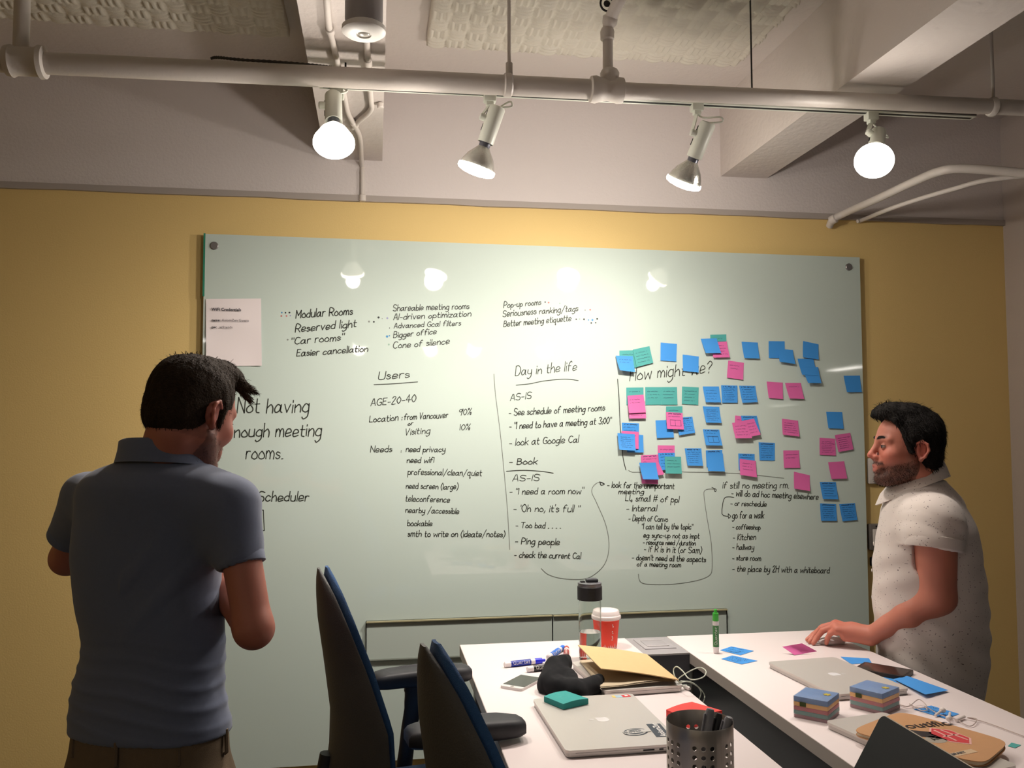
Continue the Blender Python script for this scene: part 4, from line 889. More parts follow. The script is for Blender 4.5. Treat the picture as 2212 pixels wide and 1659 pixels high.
# coffee cup
p = T(1310, 1398, 0); cc = empty('coffee_cup', p, 0, 'red paper coffee cup with white lid behind the water bottle', 'cup')
hC = .106
M_cup = mat('cup_red', 'e8402a', .5)
build(MB().lathe([(.0001, .004), (.0325, .004), (.033, 0), (.0345, 0), (.0445, hC), (.043, hC)], 40), 'cup', M_cup, cc)
build(MB().lathe([(.046, hC-.012), (.0485, hC-.010), (.0485, hC-.002), (.047, hC+.001), (.0455, hC+.002), (.0425, hC+.014), (.0405, hC+.0165), (.038, hC+.013), (.0001, hC+.013)], 40), 'lid', mat('cup_lid_white', 'e2d6d4', .4), cc)
mb = MB()
for i in range(26):      # white mountain print near the foot and snow flecks
    t = -PI*.95+i*.17; h = .006+.008*abs(math.sin(i*1.7))+.006*(i % 3 == 0)
    R1 = .0299; v = []
    for dt, z in ((-.085, .002), (.085, .002), (.0, h)):
        r = .0345+.010*z/hC+.0004; v.append((r*math.cos(t+dt), r*math.sin(t+dt), z))
    mb.add(v, [(0, 1, 2)])
build(mb, 'mountain_print', mat('print_white', 'e9dcd8', .5), cc, smooth=False, fixn=False)
for i, z in enumerate((.080, .074, .058, .052, .042, .037, .031)):
    mb = MB(); t = -PI*.42+.05*(i % 2); r = .0345+.010*z/hC+.0004; s_ = .0035
    mb.add([(r*math.cos(t+a_), r*math.sin(t+a_), z+b_) for a_, b_ in ((-.05, -.001), (.05, -.001), (.04, s_*.6), (-.02, s_))], [(0, 1, 2, 3)]); build(mb, 'print_mark', mat('print_white', 'e9dcd8', .5), cc, smooth=False, fixn=False)

# dry erase markers
def marker(p0, p1, r, cols, label, stand=False, name='dry_erase_marker', text=None):
    p0, p1 = np.array(p0), np.array(p1); L = float(np.linalg.norm(p1-p0)); e = empty(name, p0, 0, label, 'marker', 'dry erase markers')
    A = ((0, 0, 0), tuple(p1-p0)); body, label_m, cap = cols
    build(MB().lathe([(r*.6, 0), (r*.92, .002), (r*.92, L*.10), (r, L*.11), (r, L*.66), (r*.9, L*.68), (r*.9, L*.72)], 22, A), 'barrel', body, e)
    build(MB().lathe([(r*1.012, L*.15), (r*1.012, L*.64)], 22, A, caps=False), 'label_wrap', label_m, e)
    build(MB().lathe([(r*1.0, L*.66), (r*1.03, L*.67), (r*1.03, L*.74)], 22, A, caps=False), 'collar', body, e)
    build(MB().lathe([(r*.98, L*.74), (r*1.0, L*.75), (r*.94, L*.92), (r*.55, L*.925), (r*.5, L), (r*.3, L+.001)], 22, A), 'cap', cap, e)
    q = Vector(p1-p0).to_track_quat('Z', 'Y').to_matrix(); best = None       # white script on the wrap, on the side seen
    for tt in np.linspace(0, 2*PI, 24, endpoint=False):
        d = np.array(q@Vector((math.cos(tt), math.sin(tt), 0))); s_ = float(d@(CAM-p0))
        if best is None or s_ > best[0]: best = (s_, tt)
    mb = MB(); S, wt = text_strokes('Quartet', .3)
    for st in S:
        pr_ = []
        for px, py in st:
            ang = best[1]-(py-2.5)*.0042/r*.24; z = L*(.20+.4*px/wt); pr_.append(q@Vector((r*1.03*math.cos(ang), r*1.03*math.sin(ang), z)))
        if len(pr_) > 1: mb.tube(pr_, .00045, 4, caps=False)
    build(mb, 'script_print', M_wht, e); return e
M_mw = mat('marker_white', 'dcd6d6', .4)
def seg(x0, y0, x1, y1, h): return T(x0, y0, h), T(x1, y1, h)
a_, b_ = seg(1089, 1436, 1177, 1426, .009); marker(a_, b_, .0088, (M_mw, mat('label_blue', '1c2f8f', .4), mat('cap_blue', '1c22c4', .35)), 'dark blue labelled marker lying nearest the left edge of the table')
a_, b_ = seg(1138, 1446, 1226, 1436, .009); marker(a_, b_, .0088, (M_mw, mat('label_black', '1a1c1e', .4), M_blk), 'black labelled marker partly under the black cloth')
a_, b_ = seg(1184, 1420, 1218, 1397, .009); marker(a_, b_, .0088, (M_mw, mat('label_sky', '2a6dc8', .4), mat('cap_sky', '2f72d8', .35)), 'light blue marker pointing at the water bottle')
a_, b_ = seg(1223, 1424, 1224, 1398, .009); marker(a_, b_, .0088, (M_mw, mat('label_redbrown', 'a03a34', .4), mat('cap_redbrown', 'b0483a', .35)), 'red marker with its cap towards the wall, beside the light blue one')
p = T(1547, 1411, 0); marker(p, p+np.array((0, 0, .139)), .0098, (mat('marker_white', 'dcd6d6'), mat('label_green', '3f7a45', .4), mat('cap_green', '3fae3c', .35)), 'green marker standing upright on the right table')
# white phone
c, a, w_, d_ = rectfit([(1128, 1453), (1172, 1461), (1130, 1489), (1084, 1480)], .008)
ph = empty('smartphone', (c[0], c[1], TZ), a, 'white phone with dark screen lying beside the black cloth', 'phone')
build(slab(w_, d_, 0, .0075, .009), 'case', mat('phone_white', 'd9d3d0', .3), ph); mb = MB().prism([(x*1, y) for x, y in rounded(w_*.97, d_*.76, .001)], .0075, .0078); build(mb, 'screen', mat('phone_glass', '4a4b46', .12), ph)
build(MB().lathe([(.0055, .0075), (.0055, .0079), (.0045, .0079), (.0045, .0076)], 16, ((0, -d_*.44, 0), (0, 0, 1))), 'home_button', mat('button_ring', 'b5b0ab', .3, .6), ph)
# teal note pad on the laptop
def pad(px, z0, th, label, m, name='sticky_note_pad', bend=.004):
    P = [T(x, y, z0-TZ+th) for x, y in px]; o = sum(P)/4; e = empty(name, (o[0], o[1], z0), 0, label, 'note pad')
    def top(u, v): p = (P[0]*(1-u)+P[1]*u)*(1-v)+(P[3]*(1-u)+P[2]*u)*v-o; return np.array((p[0], p[1], th+bend*math.sin(PI*(.1+.8*u))))
    n = 9; mb = MB(); mb.v = [tuple(top(i/(n-1), j/(n-1))) for j in range(n) for i in range(n)]+[tuple(top(i/(n-1), j/(n-1))*np.array((1, 1, 0))+np.array((0, 0, .0004))) for j in range(n) for i in range(n)]
    N2 = n*n
    for j in range(n-1):
        for i in range(n-1): q = (j*n+i, j*n+i+1, (j+1)*n+i+1, (j+1)*n+i); mb.f += [q, tuple(N2+t for t in q[::-1])]
    rim = [i for i in range(n)]+[(j+1)*n-1 for j in range(1, n)]+[n*n-1-i for i in range(1, n)]+[(n-1-j)*n for j in range(1, n-1)]
    for k in range(len(rim)): s0, s1 = rim[k], rim[(k+1) % len(rim)]; mb.f.append((s0, s1, s1+N2, s0+N2))
    mb.m = [0]*len(mb.f); build(mb, 'paper_block', m, e, angle=30); return e
pad([(1175, 1505), (1222, 1493), (1271, 1510), (1217, 1522)], TZ+.0175, .013, 'thick teal sticky note pad on the corner of the silver laptop', mat('teal_pad', '25948f', .6, bump=.25, bscale=500, aniso=(.1, .1, 8)))
pad([(1439, 1534), (1495, 1517), (1560, 1536), (1490, 1556)], TZ, .02, 'red sticky note pad behind the metal pen cup', mat('red_pad', 'd63a34', .6), bend=.004)
# laptop and papers with the tan cover
c, a, w_, d_ = rectfit([(1248, 1432), (1392, 1416), (1466, 1480), (1296, 1494)], .018)
nb = laptop(c, a, w_, d_, 'silver laptop under a stack of papers and a tan notebook cover', logo=False, th=.018)
P = [Q(1248, 1393, 0), None, None, None]
def hp(x, y, h): return T(x, y, h)
CV = [hp(1248.5, 1393, .078), hp(1397, 1413, .034), hp(1466, 1468, .034), hp(1298, 1444, .062)]
o = (c[0], c[1], TZ+.018)
ne = empty('notebook', o, 0, 'tan notebook with raised cardboard cover and curling papers on the silver laptop', 'notebook')
def cvp(u, v): p = (CV[0]*(1-u)+CV[1]*u)*(1-v)+(CV[3]*(1-u)+CV[2]*u)*v-np.array(o); return p
mb = MB(); n = 9
for h in (0, -.0025): mb.v += [tuple(cvp(i/8, j/8)+np.array((0, 0, h+.003*math.sin(PI*i/8)))) for j in range(n) for i in range(n)]
for j in range(8):
    for i in range(8): q = (j*n+i, j*n+i+1, (j+1)*n+i+1, (j+1)*n+i); mb.f += [q, tuple(81+t for t in q[::-1])]
rim = [i for i in range(n)]+[(j+1)*n-1 for j in range(1, n)]+[n*n-1-i for i in range(1, n)]+[(n-1-j)*n for j in range(1, n-1)]
for k in range(len(rim)): s0, s1 = rim[k], rim[(k+1) % len(rim)]; mb.f.append((s0, s1, s1+81, s0+81))
mb.m = [0]*len(mb.f); build(mb, 'cover', mat('tan_cardboard', 'cdae7e', .75, var=.05, vscale=40), ne)
bp_ = [T(1250, 1430, .020), T(1395, 1415, .020), T(1464, 1477, .020), T(1298, 1490, .020)]
for s_ in range(5):
    hs = .001+.0018*s_; ins = .01+.012*((s_*7) % 3); 
    def pg(u, v, s_=s_, hs=hs, ins=ins):
        u2 = ins*.6+(1-ins*1.3)*u; v2 = ins+(1-2*ins)*v; p = (bp_[0]*(1-u2)+bp_[1]*u2)*(1-v2)+(bp_[3]*(1-u2)+bp_[2]*u2)*v2-np.array(o)
        return (p[0], p[1], hs+(.0010+.0011*s_)*max(0, math.sin(PI*(u*1.25-.35)))*(.5+.5*v))
    build(MB().grid(pg, 14, 6), 'paper', mat('page_grey', 'bdb2ab' if s_ < 4 else 'a39a92', .8) if s_ < 3 else mat('page_tan', 'b5a58c', .8), ne, angle=180)
# white cable between the tables
cp = [T(1478, 1486, .006), T(1468, 1475, .02), T(1458, 1462, .035), T(1455, 1447, .05), T(1462, 1440, .06), T(1475, 1450, .055), T(1487, 1465, .045), T(1502, 1468, .04), T(1520, 1462, .045), T(1525, 1450, .055), T(1512, 1442, .058), T(1490, 1450, .05), T(1466, 1466, .03), T(1470, 1474, .02), T(1486, 1472, .02), T(1504, 1480, .005), T(1514, 1495, -.02), T(1510, 1510, -.045), T(1503, 1519, -.08), T(1498, 1530, -.2)]
ce = empty('charging_cable', cp[0], 0, 'thin white charging cable looping over the gap between the tables', 'cable')
build(MB().tube([q-cp[0] for q in cp], .0016, 8, smooth=6), 'cord', mat('cable_white', 'c9cfc0', .5), ce)
cp2 = [T(1470, 1471, .02), T(1490, 1474, .015), T(1508, 1484, -.005), T(1521, 1500, -.03), T(1520, 1514, -.06), T(1510, 1530, -.2)]
build(MB().tube([q-cp[0] for q in cp2], .0016, 8, smooth=6), 'cord', mat('cable_white', 'c9cfc0', .5), ce)
q0, q1 = T(1476, 1482, .006)-cp[0], T(1490, 1488, .006)-cp[0]; build(MB().tube([q0, q0*.7+q1*.3, q1*.8+q0*.2, q1], [.003, .0055, .0055, .004], 12), 'plug', mat('plug_white', 'dcd5d2', .4), ce)

# pen cup with punched holes
zr = 1.60; pcx = Q(1511, 1555, zr); RC = 72.5*zr/1870/1.02; hcup = float(pcx[2])-TZ
pe = empty('pen_cup', (pcx[0], pcx[1], TZ), 0, 'brushed steel cup with rows of punched holes holding pens', 'pen cup')
M_steel = mat('punched_steel', 'a9a39b', .40, .8, bump=.15, bscale=60, aniso=(1, 1, .04))
mb = MB(); NCOL = 24; cell = 2*PI*RC/NCOL; rows = int((hcup-.028)/cell); z0 = hcup-.024-rows*cell
a0 = math.atan2(CAM[1]-pcx[1], CAM[0]-pcx[0])
def cyl(a, z, r): return (r*math.cos(a), r*math.sin(a), z)
NH = 12
for ci in range(NCOL):
    gp = ci % 4; A0 = a0+2*PI*(ci-1.5)/NCOL+math.radians(6); A1 = A0+2*PI/NCOL
    for rj in range(rows):
        za, zb2 = z0+rj*cell, z0+(rj+1)*cell
        if gp < 3:
            for r, fl in ((RC, 0), (RC-.0012, 1)):
                am, zm = (A0+A1)/2, (za+zb2)/2; hr = cell*.27; v = []
                for i in range(NH):
                    t = PI/4+2*PI*i/NH; ct, st_ = math.cos(t), math.sin(t); m_ = max(abs(ct), abs(st_))
                    v.append(cyl(am+(A1-A0)/2*ct/m_, zm+(zb2-za)/2*st_/m_, r)); v.append(cyl(am+hr*ct/RC, zm+hr*st_, r))
                mb.add(v, [(2*i, 2*((i+1) % NH), 2*((i+1) % NH)+1, 2*i+1) for i in range(NH)])
            v = []
            for i in range(NH): t = PI/4+2*PI*i/NH; v += [cyl(am+hr*math.cos(t)/RC, zm+hr*math.sin(t), RC), cyl(am+hr*math.cos(t)/RC, zm+hr*math.sin(t), RC-.0012)]
            mb.add(v, [(2*i, 2*((i+1) % NH), 2*((i+1) % NH)+1, 2*i+1) for i in range(NH)])
        else:
            for r in (RC, RC-.0012):
                mb.add([cyl(A0, za, r), cyl((A0+A1)/2, za, r), cyl(A1, za, r), cyl(A1, zb2, r), cyl((A0+A1)/2, zb2, r), cyl(A0, zb2, r)], [(0, 1, 4, 5), (1, 2, 3, 4)])
ztop = z0+rows*cell
build(mb, 'punched_wall', M_steel, pe, fixn=False)
build(MB().lathe([(RC, ztop), (RC, hcup-.001), (RC-.0006, hcup), (RC-.0012, hcup-.001), (RC-.0012, ztop)], 80, caps=False), 'rim', M_steel, pe)
build(MB().lathe([(.0001, .002), (RC-.0012, .002), (RC-.0012, z0), (RC, z0), (RC, .0), (.0001, 0)], 60, caps=False), 'base_disc', M_steel, pe)
M_pen = mat('pen_grey', '85858a', .3)
for i, (tx, ty, bx_, by_, r, m, lb) in enumerate([(1535, 1530, 1510, 1700, .0085, M_pen, 'grey felt pen standing tallest in the steel cup'), (1554, 1540, 1522, 1700, .0068, M_blk, 'black pen between the two grey pens in the steel cup'), (1576, 1548, 1520, 1690, .0085, M_pen, 'grey felt pen leaning right on the rim of the steel cup')]):
    tip = Q(tx, ty, zr+(-.0, .02, .0)[i]); bot = np.array((pcx[0]-.02+.015*i, pcx[1]+.01*(i-1), TZ+.012)); e = empty('felt_pen', bot, 0, lb, 'pen', 'pens in the steel cup')
    Lp = float(np.linalg.norm(tip-bot)); A = ((0, 0, 0), tuple(tip-bot))
    build(MB().lathe([(.002, 0), (r*.8, .004), (r*.8, Lp*.55), (r, Lp*.56)], 18, A), 'barrel', m, e); build(MB().lathe([(r, Lp*.56), (r*1.02, Lp*.60), (r*.98, Lp-.006), (r*.7, Lp-.001), (.0002, Lp)], 18, A), 'cap', m, e)
    q = Vector(tip-bot).to_track_quat('Z', 'Y').to_matrix().to_4x4(); build(MB().box((-.002, r, Lp*.62), (.002, r+.003, Lp-.01), .001).xf(q), 'clip', m, e)

# loose notes on the right table
def flat_note(pts, label, m=None, lifts=(0, 0, 0, 0), ink=3, h=0.001, cat='sticky note'):
    P = [T(x, y, h+l) for (x, y), l in zip(pts, lifts)]; og = sum(P)/4
    def S(u, v, off=0.0):
        p = (P[0]*(1-u)+P[1]*u)*(1-v)+(P[3]*(1-u)+P[2]*u)*v-og; l = (lifts[0]*(1-u)+lifts[1]*u)*(1-v)+(lifts[3]*(1-u)+lifts[2]*u)*v
        p = np.array(p); p[2] = h-og[2]+TZ+l**1.0*(1+.0)+off; return tuple(p)
    o = build(MB().grid(lambda u, v: S(u, v), 9, 9), 'sticky_note', m or NC['b'], fixn=False, angle=180); o.location = tuple(og); tag(o, label, cat)
    if ink:
        mb = MB()
        for i in range(ink): scribble(mb, S, .12, .2+.6*i/max(1, ink-1), random.uniform(.7, .9), .09, .016, .0004)
        build(mb, 'handwriting', M_scr, o, smooth=False, fixn=False)
    return o
flat_note(zz5([(553, 380), (745, 418), (630, 455), (455, 412)]), 'blue written sticky note flat on the table just right of the green marker', ink=3)
flat_note(zz5([(560, 457), (778, 503), (640, 533), (465, 487)]), 'blue written sticky note flat on the table, nearer one of two by the green marker', ink=4)
k9 = 4.32
def z6(pts): return [(1700+a/k9, 1380+b/k9) for a, b in pts]
flat_note(z6([(498, 166), (765, 182), (790, 222), (600, 236)]), 'blue sticky note with a scalloped edge behind the black phone', ink=0)
flat_note(z6([(815, 322), (960, 350), (1060, 430), (960, 390)]), 'narrow blue sticky note sticking out beside the grey laptop', ink=2)
flat_note(z6([(1120, 345), (1510, 480), (1290, 520), (990, 375)]), 'creased blank blue sticky note with lifted edges near the table edge', lifts=(.012, .004, .010, .002), ink=0)
flat_note(z6([(1345, 622), (1608, 700), (1480, 745), (1180, 655)]), 'blue sticky note under the tangled earphones', ink=3)
flat_note(z6([(2095, 968), (2185, 990), (2130, 1018), (2060, 1000)]), 'small teal sticky note at the right corner of the brown folder', m=NC['t'], ink=0)
k8 = 8.508
def z8(pts): return [(1700+a/k8, 1320+b/k8) for a, b in pts]
flat_note(z8([(275, 592), (555, 740), (140, 810), (-90, 655)]), 'pink sticky note curling up at the corner in front of the hand', m=NC['p'], lifts=(.034, .004, .0, .020), ink=0)
# dark phone in case
c, a, w_, d_ = rectfit([(1868, 1430), (1972, 1446), (1955, 1464), (1846, 1442)], .012)
bph = empty('smartphone', (c[0], c[1], TZ), a, 'black phone in a thick case lying on the right table edge', 'phone')
build(slab(w_, d_, 0, .012, .010), 'case', mat('phone_case_black', '25211f', .4), bph); build(MB().prism(rounded(w_*.92, d_*.86, .005), .012, .0124), 'screen', mat('phone_dark_glass', '2a2320', .12), bph)
build(MB().box((-w_*.44, -d_/2-.0006, .003), (-w_*.2, -d_/2+.001, .008), .0008), 'side_key', M_pen, bph)
# wrapped cubes of sticky pads
LAY = [('86424e', .16), ('3d7d78', .19), ('b23440', .19), ('eaa83a', .20), ('2f6fae', .26)]
def cube(topl, topr, botr, botl, hgt, label):
    c, a, w_, d_ = rectfit([topl, topr, botr, botl], hgt); e = empty('note_pad_cube', (c[0], c[1], TZ), a, label, 'note pad cube', 'shrink wrapped cubes of sticky pads'); z = 0.0
    for col, f in LAY:
        h = hgt*f; j = .0015; build(MB().box((-w_/2+random.uniform(0, j), -d_/2+random.uniform(0, j), z+.0004), (w_/2-random.uniform(0, j), d_/2-random.uniform(0, j), z+h), .0012), 'note_pad', mat('pad_'+col, col, .55, bump=.2, bscale=400, aniso=(.05, .05, 6)), e); z += h
    mb = MB(); mb.box((-w_/2-.0007, -d_/2-.0007, .0001), (w_/2+.0007, d_/2+.0007, hgt+.0007), .002, 3); build(mb, 'shrink_wrap', mat('shrink_film', 'e8e8ea', .12, bump=.9, bscale=45, alpha=.22, spec=.9), e)
    build(MB().box((-w_*.30, -d_/2-.0022, hgt*.58), (-w_*.12, -d_/2-.0012, hgt*.78)), 'wrap_sticker', mat('sticker_olive', '3f4a1e', .5), e, smooth=False)
    mb = MB().prism([(w_*.28+.008*math.cos(t)*(1+.35*math.cos(6*t)), d_*.1+.008*math.sin(t)*(1+.35*math.cos(6*t))) for t in np.linspace(0, 2*PI, 36, endpoint=False)], hgt+.0012, hgt+.0015); build(mb, 'star_print', mat('print_yellow', 'b8a63c', .5), e, smooth=False)
cube(*zz5([(1175, 722), (1452, 775), (1385, 862), (1100, 797)]), .053, 'shrink wrapped cube of coloured sticky pads, left one near the table edge')
cube(*zz5([(1700, 665), (1965, 722), (1850, 800), (1582, 716)]), .053, 'shrink wrapped cube of coloured sticky pads, right one in front of the laptop')
# earphones
ep = [T(1938, 1521, .0), T(1962, 1527, .004), T(1985, 1512, .012), T(2002, 1528, .01), T(1980, 1530, .004), T(1965, 1522, .004), T(1990, 1536, .004), T(2003, 1534, .01), T(1998, 1527, .006), T(2030, 1545, .004), T(2060, 1553, .004), T(2095, 1570, .002), T(2110, 1555, .006), T(2090, 1552, .004), T(2130, 1562, .002), T(2212, 1592, .002), T(2260, 1610, .002)]
ee = empty('earphones', ep[0], 0, 'tangled white earphones beside the brown folder', 'earphones')
build(MB().tube([q-ep[0]+(0, 0, .0015) for q in ep], .0012, 7, smooth=8), 'cord', mat('cable_pinkish', 'b8a7a0', .5), ee)
for (x0, y0, x1, y1) in ((2020, 1545, 2036, 1534), (2052, 1540, 2050, 1552)):
    q0, q1 = T(x0, y0, .005)-ep[0], T(x1, y1, .012)-ep[0]; mb = MB(); mb.tube([q0, q1], .003, 10); mb.sphere(q1, (.008, .008, .007)); build(mb, 'earbud', mat('earbud_white', 'd8cdc8', .35), ee)
q0, q1 = T(2066, 1556, .005)-ep[0], T(2083, 1548, .006)-ep[0]; build(MB().tube([q0, q1], .004, 10), 'remote', mat('earbud_white', 'd8cdc8', .35), ee)
# mouse under the hand
c = (T(1760, 1386, 0)+T(1835, 1394, 0))/2
mo = empty('computer_mouse', c, .05, 'low glossy white mouse under the bearded man\'s hand', 'mouse')
mb = MB(); mb.grid(lambda u, v: ((.046*(2*v-1)), .026*math.cos(PI*u)*math.sqrt(max(0, 1-abs(2*v-1)**4)), .006+.016*math.sin(PI*u)**.8*math.sqrt(max(0, 1-(2*v-1)**2*.9))), 17, 17); build(mb, 'shell', mat('mouse_white', 'd5d0ce', .15), mo)
build(MB().prism([(.045*math.cos(t), .026*math.sin(t)) for t in np.linspace(0, 2*PI, 30, endpoint=False)], .001, .007), 'base', M_alu, mo)

# black cloth, crumpled
Fd = Field(*[np.arange(a_, b_, .0028) for a_, b_ in zip(T(1235, 1460)-np.array((.30, .34, .02)), T(1235, 1460)+np.array((.30, .34, .14)))])
def Tc(x, y, h): return T(x, y, h)
for p0, p1, r0, r1 in [((1188, 1478, .02), (1195, 1440, .05), .036, .024), ((1195, 1440, .05), (1197, 1428, .058), .022, .012), ((1195, 1480, .02), (1216, 1436, .05), .034, .026), ((1216, 1436, .05), (1222, 1424, .058), .02, .013),
                       ((1205, 1484, .022), (1245, 1492, .02), .030, .026), ((1245, 1492, .02), (1282, 1482, .018), .026, .024), ((1282, 1482, .02), (1293, 1468, .03), .022, .016), ((1228, 1462, .03), (1245, 1490, .02), .024, .022)]:
    Fd.cap(Tc(*p0), Tc(*p1), r0, r1, k=.012)
co = T(1235, 1478, 0); Fd.half((0, 0, TZ+.001), (0, 0, -1), co-np.array((.4, .4, .1)), co+np.array((.4, .4, .3)))
v, f = Fd.mesh(); nrm = vnoise(v, 75, 3)*.0045+vnoise(v, 160, 4)*.0018; v[:, 0] += nrm; v[:, 2] = np.maximum(v[:, 2]+nrm*.9*(v[:, 2] > TZ+.006), TZ+.0006); v[:, 1] += nrm*.4
tag(np_mesh(v, f, 'black_cloth', mat('black_knit', '08090e', .95, bump=.12, bscale=700), origin=co, relax=1), 'crumpled black knitted cloth on the left table between phone and notebook', 'cloth')

# ================================================================== CHAIRS
M_shell = mat('chair_shell', '4a4846', .6, bump=.15, bscale=300); M_blue = mat('chair_fabric_blue', '2f5a8c', .9, bump=.5, bscale=700, sheen=.2)
M_arm = mat('chair_arm_black', '26262a', .55)
zc_ = np.array([-.62, -.55, -.45, -.35, -.22, -.12, -.06, -.025, 0])
wc_ = np.array([.17, .205, .225, .218, .180, .132, .088, .050, .010])
sp_ = np.array([.0, .022, .042, .044, .026, .010, .004, .001, .0])
fwd_ = np.array([.085, .095, .098, .09, .066, .044, .026, .012, .0])
def chair(loc, yaw, label, drop=0.0):
    e = empty('office_chair', loc, yaw, label, 'chair', 'blue office chairs'); SH, TOPZ = .65, 1.22
    def P(s, z, off):
        w = np.interp(z, zc_, wc_); x = -.325+np.interp(z, zc_, sp_)+np.interp(z, zc_, fwd_)*abs(s)**2.2
        return (x+off, s*w, TOPZ+z)
    def closed(name, m, o0, o1, shr, z0, z1, nu=17, nv=30, up=0.0):
        mb = MB(); zs = z0+(z1-z0)*np.sin(np.linspace(0, 1, nv)*PI/2)
        for o_ in (o0, o1):
            for z in zs:
                for i in range(nu):
                    s_ = (-1+2*i/(nu-1)); edge = max(abs(s_)**6, ((z-z0)/(z1-z0))**12); mid = (o0+o1)/2
                    x, y, zz_ = P(s_*shr, z, mid+(o_-mid)*(1-.75*edge)); mb.v.append((x, y, zz_+up))
        N = nu*nv
        for j in range(nv-1):
            for i in range(nu-1): q = (j*nu+i, j*nu+i+1, (j+1)*nu+i+1, (j+1)*nu+i); mb.f += [q, tuple(N+t for t in q[::-1])]
        rim = [i for i in range(nu)]+[(j+1)*nu-1 for j in range(1, nv)]+[nu*nv-1-i for i in range(1, nu)]+[(nv-1-j)*nu for j in range(1, nv-1)]
        for k in range(len(rim)): a, b = rim[k], rim[(k+1) % len(rim)]; mb.f.append((a, b, b+N, a+N))
        mb.m = [0]*len(mb.f); return build(mb, name, m, e, angle=70)
    closed('back_shell', M_shell, 0, .022, 1.0, -.60, -.001)
    closed('back_pad', M_blue, .018, .043, .965, -.56, -.004, up=.006)
    m = MB(); m.grid(lambda u, v: (.245*(abs(math.cos(2*PI*u))**.5*np.sign(math.cos(2*PI*u)))*math.sin(PI*v)**.35, .25*(abs(math.sin(2*PI*u))**.5*np.sign(math.sin(2*PI*u)))*math.sin(PI*v)**.35, SH-.045+.045*-math.cos(PI*v)+(.006*math.cos(PI*v))), 36, 13, close_u=True)
    build(m, 'seat_cushion', M_blue, e, angle=180)
    build(MB().box((-.2, -.2, SH-.13), (.2, .2, SH-.085), .015), 'seat_pan', M_arm, e)
    build(MB().box((-.27, -.035, SH-.13), (-.12, .035, SH-.10), .01), 'back_bracket', M_arm, e); build(MB().tube([(-.26, 0, SH-.12), (-.30, 0, SH-.03), (-.285, 0, SH+.12)], [.03, .028, .022], 12, smooth=4), 'back_stem', M_arm, e)
    for s in (-1, 1):
        y = s*.236
        pts = [(-.14, -.032), (-.12, -.042), (0, -.046), (.10, -.042), (.135, -.028), (.142, 0), (.135, .028), (.10, .042), (0, .046), (-.12, .042), (-.14, .032)]
        bm = bmesh.new(); N = len(pts); prof = [(0.90, 0), (1.0, .008), (1.0, .026), (.94, .036), (.80, .040)]
        rings = [[bm.verts.new((px*k, y+py*k, SH+.195-drop+h+.010*math.cos(px*8))) for px, py in pts] for k, h in prof]
        for r0, r1 in zip(rings, rings[1:]):
            for i in range(N): bm.faces.new((r0[i], r0[(i+1) % N], r1[(i+1) % N], r1[i]))
        bm.faces.new(rings[-1]); bm.faces.new(rings[0][::-1]); mb = MB().bm(bm)
        a = build(mb, 'armrest', M_arm, e, angle=50)
        st = MB(); st.tube([(.0, y, SH+.200-drop), (-.015, y, SH+.165-drop), (-.03, y, SH+.13-drop), (-.045, y+s*.01, SH+.02), (-.05, y+s*.012, SH-.06), (-.03, y*.8, SH-.10), (0, y*.6, SH-.11)], [.052, .044, .024, .021, .023, .02, .016], 14, smooth=4)
        st.v = [(x, y+(yy-y)*.62 if z > SH+.1-drop else yy, z) for x, yy, z in st.v]; build(st, 'arm_support', M_arm, e)
    build(MB().tube([(0, 0, SH-.12), (0, 0, .30)], .025, 16), 'gas_column', M_arm, e); build(MB().tube([(0, 0, .32), (0, 0, .10)], .035, 16), 'column_sleeve', M_arm, e)
    for k in range(5):
        a = 2*PI*k/5+.3; c, s = math.cos(a), math.sin(a)
        build(MB().tube([(.02*c, .02*s, .125), (.30*c, .30*s, .078)], [.028, .018], 10), 'base_leg', M_arm, e)
        w = MB(); w.lathe([(.0001, -.022), (.022, -.022), (.026, -.016), (.026, -.004), (.018, 0), (.026, .004), (.026, .016), (.022, .022), (.0001, .022)], 18, ((.30*c, .30*s, .0265), (-s, c, 0))); w.tube([(.30*c, .30*s, .03), (.30*c, .30*s, .085)], .006, 8); build(w, 'caster', M_blk, e)
    return e
chair((.174, -1.45, 0), math.radians(9), 'blue office chair with dark back shell, farther one, beside the man in the blue polo')
chair((.065+.325*math.cos(.19), -2.32+.325*math.sin(.19), 0), .19, 'blue office chair with dark back shell, nearer one, at the left table edge', .105)

# ================================================================== PEOPLE
def disp(v, f, amt):
    n = np.zeros_like(v); q = np.cross(v[f[:, 2]]-v[f[:, 0]], v[f[:, 3]]-v[f[:, 1]])
    for i in range(4): np.add.at(n, f[:, i], q)
    n /= np.linalg.norm(n, axis=1)[:, None]+1e-12; return v+n*amt[:, None], n
def frame(O, head, pitch, s, rollz=0.0):
    f = np.array([head[0], head[1], 0.]); f /= np.linalg.norm(f); l = np.array([-f[1], f[0], 0.]); u = np.array([0, 0, 1.])
    c, sn = math.cos(pitch), math.sin(pitch); X = f*c-u*sn; Zv = u*c+f*sn
    if rollz: l, Zv = l*math.cos(rollz)+Zv*math.sin(rollz), Zv*math.cos(rollz)-l*math.sin(rollz)
    R = np.stack([X, l, Zv], 1); O = np.array(O, float)
    return dict(R=R, s=s, O=O, L=lambda p: O+R@(np.array(p, float)*s), I=lambda v: ((v-O)@R)/s)
